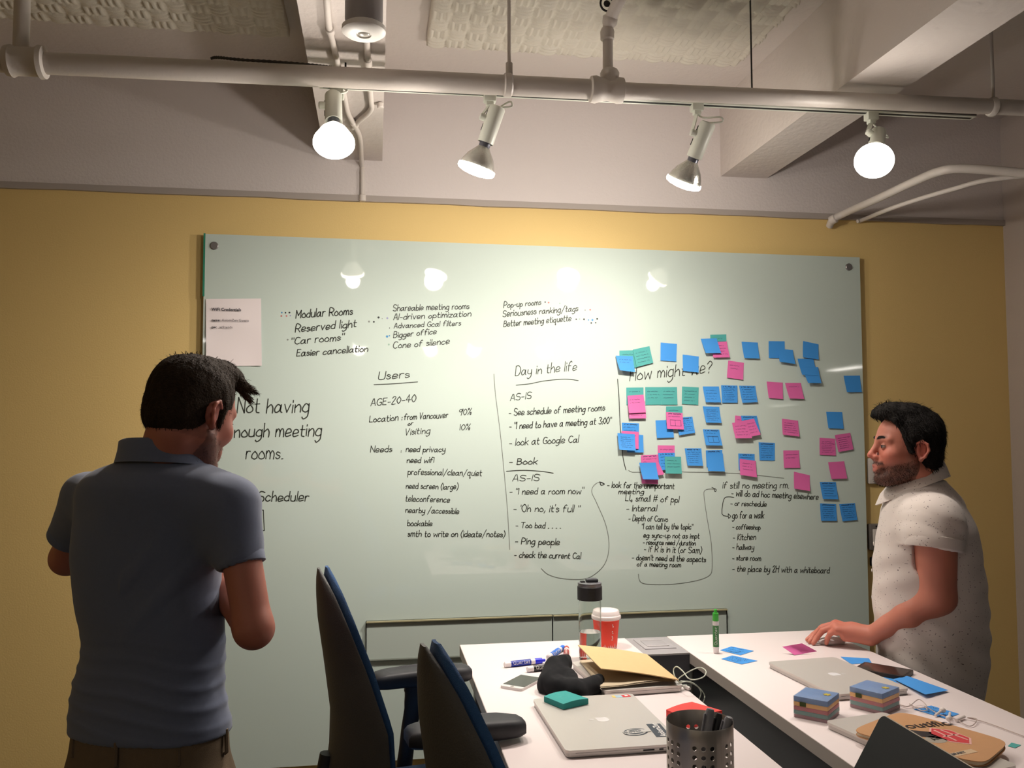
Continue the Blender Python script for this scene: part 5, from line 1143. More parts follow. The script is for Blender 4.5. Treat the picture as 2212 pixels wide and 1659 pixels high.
def head_sdf(Fd, H, ears=True):
    L, R, s = H['L'], H['R'], H['s']
    def e(c, r, k=.012, op='u', RR=None): Fd.ell(L(c), np.array(r)*s, R if RR is None else RR, k*s, op)
    def c(a, b, ra, rb=None, k=.012, op='u'): Fd.cap(L(a), L(b), ra*s, (ra if rb is None else rb)*s, k*s, op)
    e((-.008, 0, .035), (.093, .075, .084)); e((.022, 0, .028), (.072, .066, .074), .02)
    e((.026, 0, -.030), (.060, .056, .082), .03); e((.080, 0, -.100), (.020, .023, .018), .026)
    for q in (-1, 1):
        c((.004, q*.055, -.052), (.060, q*.020, -.098), .018, .016, .03)          # jaw
        e((.060, q*.040, -.026), (.026, .024, .024), .025)                         # cheek
        c((.086, q*.010, .022), (.074, q*.046, .022), .010, .009, .014)            # brow ridge
        e((.098, q*.031, .001), (.018, .017, .012), .014, 's')                     # socket
        e((.0775, q*.031, .001), (.0124, .0130, .0122), .005)                      # lids
    c((.089, 0, .020), (.109, 0, -.020), .0075, .0092, .012); e((.113, 0, -.029), (.0105, .0105, .0095), .009)
    for q in (-1, 1):
        e((.101, q*.0120, -.034), (.010, .0065, .0075), .007); e((.108, q*.006, -.0425), (.005, .0032, .004), .003, 's')
    e((.086, 0, -.060), (.016, .026, .024), .016)
    c((.0945, -.015, -.0625), (.0990, 0, -.0600), .0050, .0062, .006); c((.0990, 0, -.0600), (.0945, .015, -.0625), .0062, .0050, .006)
    c((.0945, -.011, -.0738), (.0945, .011, -.0738), .0068, k=.007)
    c((.105, -.020, -.0672), (.105, .020, -.0672), .0022, k=.003, op='s')
    for q in (-1, 1):
        ec = (-.010, q*.079, -.004)
        e((ec[0]-.004, ec[1]-q*.003, ec[2]), (.018, .008, .029), .006)
        for a, b in (((-.020, .018), (-.005, .028)), ((-.005, .028), (.010, .018)), ((-.020, .018), (-.024, .0)), ((-.024, 0), (-.015, -.02)), ((-.015, -.02), (-.004, -.03))):
            c((ec[0]+a[0]+.006, ec[1]+q*(.004-a[0]*.35), ec[2]+a[1]), (ec[0]+b[0]+.006, ec[1]+q*(.004-b[0]*.35), ec[2]+b[1]), .0042, k=.004)
        e((ec[0], ec[1]+q*.007, ec[2]+.004), (.010, .006, .015), .004, 's')
        e((ec[0]+.000, ec[1], ec[2]-.029), (.007, .0045, .008), .006)
SK_A = np.array(lin('b87360')); SK_R = np.array(lin('b2584a')); SK_B = np.array(lin('2c1c14')); SK_L = np.array(lin('a2504a'))
def skin_colors(v, H, beard, tone=1.0, hairshade=0.0):
    p = H['I'](v); x, y, z = p[:, 0], p[:, 1], p[:, 2]; col = np.tile(SK_A, (len(v), 1))*tone
    def mixc(m, c): nonlocal_col[:] = nonlocal_col*(1-m[:, None])+c*m[:, None]
    nonlocal_col = col
    def g(c, r): return np.exp(-(((x-c[0])/r[0])**2+((abs(y)-c[1])/r[1])**2+((z-c[2])/r[2])**2))
    mixc(.55*g((.075, .042, -.03), (.04, .03, .03)), SK_R*tone); mixc(.7*g((.115, 0, -.03), (.02, .018, .018)), SK_R*tone); mixc(.75*np.clip(g((-.008, .082, -.005), (.03, .016, .035))*1.3, 0, 1), SK_R*tone)
    n = .5+.5*vnoise(p, 260, 5)
    # beard: jaw, chin, moustache
    jaw = 1/(1+np.exp((z+.052+.35*(x-.05)-.0*abs(y))*170))*(x > -.01)*1/(1+np.exp((z*-1-.135)*120))
    side = 1/(1+np.exp((z+.012)*160))*np.exp(-((x-.012)/.018)**2)*(abs(y) > .04)*(z > -.10)
    mou = np.exp(-(((z+.0525)/.0065)**2))*(x > .07)*(abs(y) < .03)
    lipm = np.exp(-(((z+.0665)/.0095)**2))*(x > .085)*np.clip((.021-abs(y))/.006, 0, 1)
    b = np.clip(np.maximum.reduce([jaw*.95, side*.8, mou*1.0]), 0, 1)*beard*(.72+.3*n); b = b*(1-lipm)
    mixc(np.clip(b, 0, .95), SK_B); mixc(lipm*.8*(x > .09), SK_L*tone)
    ay = abs(y); brow = np.exp(-((z-(.0235+.006*np.sin((ay-.01)/.042*2.4)))/.0042)**2)*np.clip((ay-.008)/.004, 0, 1)*np.clip((.054-ay)/.012, 0, 1)*(x > .05); mixc(.9*brow, SK_B)
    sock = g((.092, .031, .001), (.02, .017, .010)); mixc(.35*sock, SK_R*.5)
    if hairshade: mixc(np.clip(hairshade*(z > -.06)*(x < .02)*(z < .03)*(abs(y) < .09), 0, 1)*n*.6, SK_B)
    out = np.ones((len(v), 4)); out[:, :3] = nonlocal_col*(1+.05*vnoise(v, 40, 9)[:, None]); return out
def attr_mat(name, rough=.55, sss=.1):
    m = mat(name, 'c08a70', rough, bump=.03, bscale=900, sss=sss); nt = m.node_tree; a = nt.nodes.new('ShaderNodeVertexColor'); a.layer_name = 'tone'
    nt.links.new(a.outputs[0], nt.nodes['Principled BSDF'].inputs['Base Color']); return m
M_skin = attr_mat('skin')
def hair_mesh(H, build_fn, mcol, parent, origin, flow, seed, nstr=2600, ln=.02, amp=.004, name='hair'):
    O = H['O']; s = H['s']; ax = [np.arange(O[i]-.16*s, O[i]+.16*s, .0032) for i in range(3)]
    Fd = Field(*ax); build_fn(Fd, H); v, f = Fd.mesh(); p = H['I'](v)
    fl = np.array(flow, float); fl /= np.linalg.norm(fl)
    pr = p-np.outer(p@fl, fl)*.82; a = amp*(vnoise(pr, 210, seed)*.7+vnoise(pr, 420, seed+1)*.5+.6*vnoise(p, 60, seed+2))
    v, n = disp(v, f, a)
    r = np.random.default_rng(seed); idx = r.choice(len(v), nstr); V = []; Fq = []
    wf = H['R']@fl
    for i in idx:
        b = v[i]; nn = n[i]; d = wf-nn*(wf@nn)*.8+nn*r.uniform(.05, .40)+r.normal(size=3)*.20; d /= np.linalg.norm(d); L_ = ln*r.uniform(.5, 1.2)
        sd = np.cross(d, nn); sd /= np.linalg.norm(sd)+1e-9; w = .0009; o = len(v)+len(V)
        b0 = b-nn*.002; m_ = b0+d*L_*.55+nn*.0015; t_ = b0+d*L_-nn*.001; V += [b0-sd*w, b0+sd*w, m_+sd*w*.8, m_-sd*w*.8, t_+sd*.0002, t_-sd*.0002]; Fq += [(o, o+1, o+2, o+3), (o+3, o+2, o+4, o+5)]
    v = np.concatenate([v, np.array(V)]); f = np.concatenate([f, np.array(Fq)])
    return np_mesh(v, f, name, mcol, parent, origin)
def stubble(v, f, H, parent, origin, N, ln, seed=5):
    v2, n = disp(v, f, np.zeros(len(v))); p = H['I'](v); x, y, z = p.T
    jaw = (z < -.052-.35*(x-.05)) & (z > -.125) & (x > 0.0); mou = (abs(z+.0525) < .006) & (x > .08) & (abs(y) < .028); chin = (z < -.082) & (z > -.122) & (x > .05); lips = (abs(z+.067) < .011) & (x > .085) & (abs(y) < .018)
    idx = np.flatnonzero((jaw | mou | chin) & ~lips); r = np.random.default_rng(seed); idx = r.choice(idx, N); V = []; Q4 = []; dn = -H['R'][:, 2]
    for i in idx:
        d = dn*.8+n[i]*r.uniform(.3, .8)+r.normal(size=3)*.25; d /= np.linalg.norm(d); sd = np.cross(d, n[i]); sd /= np.linalg.norm(sd)+1e-9; b = v[i]+r.normal(size=3)*.0012; o = len(V); L_ = ln*r.uniform(.5, 1.1); w_ = .00035
        V += [b-sd*w_, b+sd*w_, b+d*L_+sd*w_*.3, b+d*L_-sd*w_*.3]; Q4.append((o, o+1, o+2, o+3))
    return np_mesh(np.array(V), np.array(Q4), 'beard', mat('beard_hair', '20150f', .8, spec=.2), parent, origin)
def eyes(H, parent, origin):
    ml = mat('eyelid_skin', 'a5634e', .55)
    for q in (-1, 1):
        c0 = np.array((.0800, q*.031, .001)); c = H['L'](c0)-origin; s = H['s']; mb = MB().sphere(c, .0122*s, 18, 12)
        build(mb, 'eye', mat('eye_white', '9a8a82', .2), parent); X = H['R']@np.array((.985, .0, -.05))
        build(MB().lathe([(.0062*s, .0103*s), (.0052*s, .0116*s), (.0001, .0124*s)], 16, (tuple(c), tuple(X)), caps=False), 'iris', mat('iris_dark', '1d120c', .1), parent)
        def patch(e0, e1, r):
            def fn(u, v):
                az = math.radians(-78+156*u); k = math.cos(math.radians(-78+156*u)); el = math.radians((e0*max(k, 0)**.6)*(1-v)+e1*v)
                return tuple(H['L'](c0+r*np.array((math.cos(el)*math.cos(az), math.cos(el)*math.sin(az), math.sin(el))))-origin)
            return fn
        build(MB().grid(patch(16, 88, .0136), 15, 7), 'upper_eyelid', ml, parent, angle=180); build(MB().grid(patch(-24, -88, .0134), 15, 7), 'lower_eyelid', ml, parent, angle=180)
        f_ = patch(15, 88, .0139); build(MB().tube([f_(u, 0) for u in np.linspace(.05, .95, 12)], .0007*s, 6), 'eyelashes', mat('lash', '120b08', .7), parent)
def collar_band(name, ctr, ax_a, ax_b, fdir, z0, z1, flare, m, parent, origin, drop=None, gap=.0, tilt=0.0, th=.004, open_front=0.0):
    # folded collar: ring from neck top outwards and down
    n = 72; mb = MB(); f = np.array([fdir[0], fdir[1]]); l = np.array([-f[1], f[0]])
    prof = [(0.0, z0), (.001, z0+(z1-z0)*.6), (.002, z1-.004), (.006, z1), (.012, z1-.004), (flare*.7, z1-(z1-z0)*.55), (flare, z1-(z1-z0)*1.15), (flare-.003, z1-(z1-z0)*1.17), (flare*.7-.004, z1-(z1-z0)*.6), (.006, z1-.010)]
    rows = []
    for k in range(n+1):
        a = PI*(1-open_front)*(2*k/n-1)+PI; ca, sa = math.cos(a), math.sin(a)       # 0 = front
        fr = (1+math.cos(a))/2                                                         # 1 at front
        row = []
        for j, (o_, z) in enumerate(prof):
            ff = fr**3 if j in (5, 6, 7, 8) else 0
            w = 1+0.0*ff; off = o_*(1+.9*ff); zz_ = z-ff*.022*(1 if j in (6, 7) else .5)
            x, y = ca*(ax_b+off), sa*(ax_a+off); row.append((ctr[0]+f[0]*x+l[0]*y-origin[0], ctr[1]+f[1]*x+l[1]*y-origin[1], zz_-origin[2]-tilt*ca*.1))
        rows.append(row)
    m_ = len(prof); mb.v = [p for r in rows for p in r]
    for k in range(n):
        for j in range(m_): j2 = (j+1) % m_; mb.f.append((k*m_+j, k*m_+j2, (k+1)*m_+j2, (k+1)*m_+j))
    mb.f += [tuple(range(m_)), tuple(n*m_+j for j in range(m_))[::-1]]; mb.m = [0]*len(mb.f)
    return build(mb, name, m, parent, angle=60)
def leg_sdf(Fd, hip, knee, ank, r, k=.03): Fd.cap(hip, knee, r[0], r[1], k); Fd.cap(knee, ank, r[1], r[2], k)
def shoe(parent, origin, ank, fdir, m):
    f = np.array([fdir[0], fdir[1], 0.]); a = np.array(ank); lo = a-np.array((.2, .2, a[2])); hi = a+np.array((.2, .2, .06)); Fd = Field(*[np.arange(l_-.01, h_+.02, .006) for l_, h_ in zip(lo, hi)])
    b = np.array((a[0], a[1], 0)); Fd.cap(b-f*.04+(0, 0, .045), b+f*.14+(0, 0, .034), .045, .036, .02); Fd.cap(b-f*.03+(0, 0, .05), b-f*.02+(0, 0, .10), .042, .044, .02); Fd.half((0, 0, .001), (0, 0, -1), lo-1, hi+1)
    v, q = Fd.mesh(); np_mesh(v, q, 'shoe', m, parent, origin)

def rowsQ(lv, zc, shrink, ratio, th):
    out = []
    for y, l, r in lv:
        c = Q((l+r)/2, y, zc); hw = (r-l)/2*zc/1870*shrink
        a = hw/math.sqrt(math.cos(th)**2+(ratio*math.sin(th))**2); out.append([float(c[2]), float(c[0]), float(c[1]), a, a*ratio])
    return out

# ---------------------------------------------------------------- man in the blue polo, seen from behind
def man_left():
    zc = 1.85; vx = np.array([-.21, .978]); th = math.radians(33); hb = np.array([vx[0]*math.cos(-th)-vx[1]*math.sin(-th), vx[0]*math.sin(-th)+vx[1]*math.cos(-th)])
    LV = [(985, 285, 432), (1002, 245, 452), (1020, 200, 484), (1040, 178, 505), (1060, 170, 512), (1100, 166, 505), (1150, 160, 487), (1200, 157, 477), (1260, 162, 474), (1310, 168, 479), (1390, 180, 483), (1430, 176, 482), (1470, 164, 481), (1520, 155, 488), (1572, 151, 497), (1640, 145, 500)]
    rows = rowsQ(LV, zc, .935, .62, th); rows.sort()
    feet = Q(325, 1600, zc); fx, fy = float(feet[0]), float(feet[1]); OR = np.array((fx, fy, 0.))
    per = empty('person', OR, 0, 'man in blue-grey polo shirt and khaki trousers, standing with his back to the camera', 'person')
    H = frame(Q(411, 894, 1.86), (vx[0]*math.cos(-.80)-vx[1]*math.sin(-.80), vx[0]*math.sin(-.80)+vx[1]*math.cos(-.80)), math.radians(17), .995)
    side = np.array([-hb[1], hb[0]]); hb3 = np.array([hb[0], hb[1], 0]); s3 = np.array([side[0], side[1], 0])
    SR, ER = Q(503, 1098, 1.79), Q(548, 1358, 1.72); SL, EL = Q(188, 1072, 1.95), Q(145, 1206, 2.06)
    bc = Q(325, 1250, zc); WRt = bc+hb3*.27+s3*.02+(0, 0, .02); WL = bc+hb3*.27+s3*.12+(0, 0, .03)
    lo = np.array([min(EL[0], WL[0], OR[0])-.22, min(ER[1], OR[1])-.18, -.01]); hi = np.array([ER[0]+.18, max(WL[1], WRt[1])+.2, 1.78])
    zs = np.concatenate([np.arange(-.01, 1.10, .008), np.arange(1.10, 1.40, .0045), np.arange(1.40, 1.78, .0036)])
    Fd = Field(np.arange(lo[0], hi[0], .0042), np.arange(lo[1], hi[1], .0045), zs)
    body = [r for r in rows if r[0] < float(Q(300, 1020, zc)[2])]
    Fd.loft(rows, hb, k=.0, infl=-.022, zbot=.86)
    nb = Q(352, 985, zc); Fd.cap(nb-(0, 0, .05), H['L']((-.030, 0, -.05)), .062, .056, .03)
    head_sdf(Fd, H)
    for S_, E_, W_ in ((SR, ER, WRt), (SL, EL, WL)):
        Fd.cap(S_, E_, .041, .037, .03); Fd.cap(E_, E_*.62+W_*.38, .036, .041, .02); Fd.cap(E_*.62+W_*.38, W_, .040, .026, .02)
        d = (W_-E_)/np.linalg.norm(W_-E_); P_ = W_+d*.05+(0, 0, .01); Fd.cap(W_, P_, .026, .030, .02)
        sg = 1 if S_ is SR else -1
        for i in range(4):
            o_ = s3*(-.03+.02*i)*1.0; a = P_+d*.015+o_*.9; b = a+d*.03+(0, 0, .012); c_ = b+d*.012+(0, 0, .022)-s3*.0
            Fd.cap(a, b, .0095, .009, .006); Fd.cap(b, c_, .009, .0075, .004)
        Fd.cap(W_+s3*.02*sg, P_+s3*.045*sg+(0, 0, .03), .012, .009, .01)
    for q in (-1, 1):
        hip = OR+s3*q*.085+(0, 0, .90); leg_sdf(Fd, hip, OR+s3*q*.10+hb3*.02+(0, 0, .50), OR+s3*q*.11+(0, 0, .09), (.075, .052, .036))
    v, f = Fd.mesh(); np_mesh(v, f, 'body', M_skin, per, OR, colors=skin_colors(v, H, .8, .9, .8)); stubble(v, f, H, per, OR, 2500, .004)
    eyes(H, per, OR)
    # hair: short back and sides, swept up front
    def hb_(Fh, H):
        L, R, s = H['L'], H['R'], H['s']
        Fh.ell(L((-.010, 0, .040)), np.array((.100, .082, .088))*s, R, .01); Fh.ell(L((-.045, 0, -.012)), np.array((.060, .068, .062))*s, R, .02)
        Fh.ell(L((.045, 0, .108)), np.array((.060, .052, .026))*s, R, .025); Fh.cap(L((.055, -.015, .112)), L((.105, -.02, .108)), .026*s, .013*s, .02); Fh.cap(L((.055, .02, .108)), L((.098, .02, .10)), .022*s, .012*s, .02)
        Fh.ell(L((.105, 0, -.010)), np.array((.075, .12, .088))*s, R, .008, 's'); Fh.ell(L((.03, .0, -.095)), np.array((.10, .12, .065))*s, R, .01, 's')
        for q in (-1, 1): Fh.ell(L((-.006, q*.086, -.012)), np.array((.024, .02, .034))*s, R, .004, 's'); Fh.cap(L((.018, q*.070, .03)), L((.022, q*.068, -.02)), .011*s, .006*s, .006)
    M_hair = mat('hair_brown', '30251b', .8, spec=.15, bump=.6, bscale=260, var=.35, vscale=90)
    hair_mesh(H, hb_, M_hair, per, OR, (.35, .1, -.75), 21, 5200, .012, .0022)
    def tuft(Fh, H):
        L, s = H['L'], H['s']
        for i, (y0, y1, x1, z1) in enumerate([(-.035, -.05, .118, .092), (-.02, -.03, .130, .080), (0, -.008, .128, .098), (.02, .018, .118, .094), (-.03, -.045, .112, .070)]): Fh.cap(L((.07, y0, .104)), L((x1, y1, z1)), .014*s, .005*s, .01)
    hair_mesh(H, tuft, mat('hair_brown_front', '3a2b1b', .7, spec=.2, bump=.6, bscale=260, var=.3, vscale=90), per, OR, (.8, -.3, -.3), 25, 1500, .018, .003, 'fringe')
    # polo shirt
    zt = float(Q(352, 985, zc)[2])
    zh = float(Q(320, 1577, zc)[2])
    lo2 = np.array([lo[0]+.02, lo[1], zh-.03]); Fs = Field(np.arange(lo2[0], hi[0], .005), np.arange(lo2[1], hi[1], .005), np.arange(lo2[2], zt+.06, .005))
    Fs.loft(rows, hb, k=0, infl=0.0, zbot=zh)
    Fs.cap(nb-(0, 0, .06), nb-(0, 0, .012), .085, .066, .04)
    slR, slL = SR*.40+ER*.60, SL*.05+EL*.95
    HR = Q(524, 1220, 1.755); HL = Q(149, 1162, 2.0)
    Fs.cap(SR+(0, 0, .0), HR, .053, .044, .075); Fs.cap(SL, HL+(HL-SL)*.0, .053, .046, .075)
    def cut(S_, Hm, rr, arm_a, arm_b, ra):
        d = (Hm-S_)/np.linalg.norm(Hm-S_); Fs.half(Hm, d, Hm-np.array((.075, .075, .05)), Hm+np.array((.075, .075, .05)))
        Fs.cap(Hm-d*.022, Hm+d*.1, ra, ra, 0, 's')
    # crop the rounded ends below the hems, then hollow
    def below(S_, Hm, R_):
        d = (Hm-S_)/np.linalg.norm(Hm-S_); sl, (X, Y, Z) = Fs.sub(Hm-R_, Hm+R_); t = (X-Hm[0])*d[0]+(Y-Hm[1])*d[1]+(Z-Hm[2])*d[2]
        rad = np.sqrt(np.maximum((X-Hm[0])**2+(Y-Hm[1])**2+(Z-Hm[2])**2-t*t, 0)); a = Fs.d[sl]
        body_d = BD.d[sl]; m = np.maximum(a, t); Fs.d[sl] = np.minimum(m, np.maximum(body_d, a-0.0)) if False else np.where((t > -.0)&(rad < R_*.98), np.minimum(np.maximum(a, t), np.maximum(body_d, -9)), a)
    BD = Field(*Fs.ax); BD.loft(rows, hb, k=0, zbot=zh)
    below(SR, HR, .095); below(SL, HL, .09)
    dR = (HR-SR)/np.linalg.norm(HR-SR); Fs.cap(HR-dR*.008, HR+dR*.08, .036, .036, 0, 's'); dL = (HL-SL)/np.linalg.norm(HL-SL); Fs.cap(HL-dL*.008, HL+dL*.06, .036, .036, 0, 's')
    Fs.cap(nb-(0, 0, .0), nb+(0, 0, .09), .058, .056, 0, 's')
    v, f = Fs.mesh(); z = v[:, 2]; zw = float(Q(320, 1470, zc)[2])
    fold = np.exp(-((z-zw)/.09)**2)*(np.sin(z*165+9*vnoise(v, 6, 2)+3*vnoise(v, 15, 4))*.5+.5)**2.5*.0055*(.35+.65*(.5+.5*vnoise(v, 11, 14)))
    u_ = (v-bc)@s3; fold += .004*np.exp(-((z-float(bc[2]))/.10)**2)*np.clip(np.sin((z*.8+u_*.9)*70+2*vnoise(v, 9, 6)), 0, 1)*(u_ < 0)
    arm = np.linalg.norm(v-SR*.5-HR*.5, axis=1); fold += .003*np.exp(-(arm/.09)**2)*vnoise(v, 45, 8)
    v, _ = disp(v, f, fold+.0014*vnoise(v, 26, 1)+.0010*vnoise(v, 60, 12))
    M_polo = mat('polo_blue_grey', '626a80', .9, bump=.06, bscale=1200, sheen=.25, var=.06, vscale=200)
    sh = np_mesh(v, f, 'polo_shirt', M_polo, per, OR, relax=0)
    collar_band('collar', nb+np.array((.0, .0, 0)), .078, .070, hb, zt-.012, zt+.030, .020, M_polo, sh, OR, open_front=.06, tilt=.10)
    for Hm, S_, r_ in ((HR, SR, .0435), (HL, SL, .0455)):
        d = (Hm-S_)/np.linalg.norm(Hm-S_); build(MB().lathe([(r_+.0015, -.022), (r_+.003, -.020), (r_+.003, -.001), (r_, .0005), (r_-.004, -.001)], 40, (tuple(Hm-OR), tuple(d)), caps=False), 'sleeve_hem', M_polo, sh, angle=60)
    # trousers
    M_kh = mat('khaki_twill', '6e5d49', .9, bump=.3, bscale=700, var=.08, vscale=60)
    Fp = Field(np.arange(OR[0]-.30, OR[0]+.30, .007), np.arange(OR[1]-.28, OR[1]+.30, .007), np.arange(.02, zh+.06, .007))
    tr_ = [r for r in rows if r[0] < zh+.08]; tr_ = [[r[0], r[1], r[2], r[3]*.955, r[4]*.95] for r in tr_]+[[.74, OR[0], OR[1], tr_[0][3]*.97, tr_[0][4]*1.0], [.70, OR[0], OR[1], tr_[0][3]*.95, tr_[0][4]*.95]]
    Fp.loft(tr_, hb, k=0, zbot=.72, ztop=zh+.045)
    for q in (-1, 1): leg_sdf(Fp, OR+s3*q*.086+(0, 0, .78), OR+s3*q*.10+hb3*.02+(0, 0, .48), OR+s3*q*.11+(0, 0, .06), (.098, .078, .068), .04)
    Fp.half((0, 0, .035), (0, 0, -1), (-9, -9, -9), (9, 9, 9))
    v, f = Fp.mesh(); v, _ = disp(v, f, .004*vnoise(v, 18, 31)*(v[:, 2] < .8)+.002*vnoise(v, 40, 32)); pn = np_mesh(v, f, 'trousers', M_kh, per, OR)
    zb_ = zh+.0
    rr = [r for r in rows if abs(r[0]-zh) < .12][0]
    def ring(a, z, o_): x, y = math.cos(a)*(rr[4]*.95+o_), math.sin(a)*(rr[3]*.955+o_); return np.array((rr[1]+hb[0]*x-hb[1]*y, rr[2]+hb[1]*x+hb[0]*y, z))-OR
    for a in (PI, PI-.75, PI+.75, PI-1.6, PI+1.6): build(MB().tube([ring(a, zh+.012, .004), ring(a, zh-.035, .006), ring(a, zh-.038, .001)], .0045, 6), 'belt_loop', M_kh, pn)
    build(MB().tube([ring(PI-.30, zh-.07, .003), ring(PI-.9, zh-.078, .003)], .0022, 6), 'pocket_welt', mat('seam_brown', '4a3b2d', .9), pn); build(MB().tube([ring(PI+.30, zh-.07, .003), ring(PI+.9, zh-.078, .003)], .0022, 6), 'pocket_welt', mat('seam_brown', '4a3b2d', .9), pn)
    for q in (-1, 1): shoe(per, OR, OR+s3*q*.11+(0, 0, .08), hb, mat('shoe_brown', '3a2a20', .5))
man_left()

# ---------------------------------------------------------------- bearded man in the printed shirt
def man_right():
    zc = 2.86; f2 = np.array([-.80, .60]); f2 /= np.linalg.norm(f2); f3 = np.array([f2[0], f2[1], 0]); l3 = np.array([-f2[1], f2[0], 0])   # l3 = his left, towards the camera
    LV = [(1040, 1945, 2042), (1060, 1926, 2064), (1090, 1911, 2084), (1130, 1897, 2106), (1180, 1887, 2118), (1240, 1883, 2127), (1300, 1883, 2133), (1360, 1885, 2136), (1420, 1890, 2136), (1470, 1895, 2130), (1520, 1900, 2118)]
    rows = []
    for y, l, r in LV:
        c = Q((l+r)/2, y, zc); hw = (r-l)/2*zc/1870*.905; rows.append([float(c[2]), float(c[0]), float(c[1]), 0, hw])
    rows.sort(); A = np.interp([r[0] for r in rows], [.70, .95, 1.15, 1.27, 1.33, 1.385], [.185, .185, .190, .195, .165, .09])
    for r, a in zip(rows, A): r[3] = float(a); r[4] = max(.05, r[4])
    gc = Q(2010, 1500, zc); OR = np.array((float(gc[0])+.01, float(gc[1]), 0.))
    per = empty('person', OR, 0, 'bearded dark-haired man in white patterned short-sleeved shirt, leaning his hand on the right table', 'person')
    H = frame(Q(1962, 969, 2.83), (-.970, .242), math.radians(-4), 1.045, .02)
    S_, E_, W_ = Q(2022, 1128, 2.68), Q(2026, 1290, 2.70), Q(1880, 1374, 2.83)
    W_[2] = max(W_[2], TZ+.042)
    lo = np.array([float(T(1742, 1384)[0])-.05, OR[1]-.36, -.01]); hi = np.array([OR[0]+.34, max(OR[1]+.36, float(T(1742, 1384)[1])+.08), 1.74])
    ztop = 1.74
    zs = np.concatenate([np.arange(-.01, TZ-.02, .01), np.arange(TZ-.02, TZ+.14, .003), np.arange(TZ+.14, 1.34, .007), np.arange(1.34, ztop, .003)])
    Fd = Field(np.arange(lo[0], hi[0], .0036), np.arange(lo[1], hi[1], .0042), zs)
    Fd.loft(rows, f2, k=0, infl=-.025, zbot=.72)
    nb = Q(1978, 1040, zc); Fd.cap(nb-(0, 0, .06), H['L']((-.030, 0, -.06)), .064, .058, .03)
    head_sdf(Fd, H)
    Fd.ell(S_, (.056, .056, .056), k=.03)
    Fd.cap(S_, E_, .063, .052, .03); mid = E_*.62+W_*.38; Fd.cap(E_, mid, .050, .046, .02); Fd.cap(mid, W_, .044, .027, .02)
    # left hand, palm down over the mouse
    K = [Q(1806, 1347, 2.92), Q(1804, 1348, 2.895), Q(1804, 1353, 2.87), Q(1808, 1361, 2.85)]         # index..pinky knuckles
    PIP = [Q(1778, 1354, 2.935), Q(1774, 1357, 2.91), Q(1777, 1362, 2.885), Q(1793, 1369, 2.86)]
    DIP = [Q(1757, 1371, 2.94), Q(1758, 1374, 2.915), Q(1764, 1378, 2.89), Q(1787, 1380, 2.865)]
    TIP = [T(1744, 1382, .008), T(1749, 1386, .008), T(1757, 1389, .008), T(1785, 1390, .008)]
    for i in range(4):
        r = (.0098, .0102, .0098, .0088)[i]
        Fd.cap(W_+(K[i]-W_)*.12, K[i], .019, .0135, .014); Fd.cap(K[i], PIP[i], r+.001, r, .006); Fd.cap(PIP[i], DIP[i], r, r*.92, .003); Fd.cap(DIP[i], TIP[i], r*.92, r*.78, .003)
    Fd.cap(W_, K[1]*.5+W_*.5, .026, .024, .02); Fd.cap(W_*.75+K[3]*.25-(0, 0, .008), K[3]*.75+W_*.25-(0, 0, .018), .017, .015, .015)
    th0, th1, th2 = W_*.8+K[0]*.2-(0, 0, .004), Q(1830, 1366, 2.96), Q(1806, 1372, 2.985); th1[2] = max(th1[2], TZ+.03); th2[2] = TZ+.018
    Fd.cap(th0, th1, .018, .013, .012); Fd.cap(th1, th2, .0125, .010, .005)
    # right arm hangs on the far side
    S2 = np.array((2*OR[0]-0, 0, 0)); sc_ = (S_+0)-2*l3*float((S_-np.array((OR[0], OR[1], 0)))@l3); E2 = sc_+(0, 0, -.28)+f3*.02-l3*.03; W2 = E2+(0, 0, -.22)+f3*.08
    Fd.cap(sc_, E2, .054, .044, .03); Fd.cap(E2, W2, .044, .028, .02); hd = np.array((0, 0, -1.)); Fd.cap(W2, W2+hd*.07, .027, .026, .02)
    for i in range(4): a = W2+hd*.075+f3*(.03-.02*i); Fd.cap(a, a+hd*.04+l3*.006, .010, .0095, .006); Fd.cap(a+hd*.04+l3*.006, a+hd*.07+l3*.02, .0095, .0075, .004)
    Fd.cap(W2+f3*.02+hd*.02, W2+f3*.05+hd*.07, .012, .009, .01)
    for q in (-1, 1): leg_sdf(Fd, OR+l3*q*.09+(0, 0, .80), OR+l3*q*.10+f3*.01+(0, 0, .46), OR+l3*q*.11+(0, 0, .09), (.08, .054, .038))
    v, f = Fd.mesh(); c_ = skin_colors(v, H, 1.0, .98)
    hm = np.exp(-(np.linalg.norm(v-K[1], axis=1)/.09)**2)[:, None]*.35; c_[:, :3] = c_[:, :3]*(1-hm)+SK_R*1.05*hm
    tm = np.exp(-(np.linalg.norm(v-Q(2012, 1188, 2.62), axis=1)/.011)**2)[:, None]; c_[:, :3] = c_[:, :3]*(1-tm)+np.array((.03, .03, .03))*tm
    np_mesh(v, f, 'body', M_skin, per, OR, colors=c_); eyes(H, per, OR); stubble(v, f, H, per, OR, 4500, .005)
    for q in (-1, 1):
        mb = MB(); pts = [H['L'](p) for p in ((.0965, q*.012, .024), (.0955, q*.022, .0285), (.0885, q*.036, .029), (.0765, q*.050, .021))]
        mb.tube([p-OR for p in pts], [.0034, .0046, .0040, .0018], 8, smooth=6); build(mb, 'eyebrow', mat('brow_hair', '1c1410', .8, bump=.8, bscale=600), per)
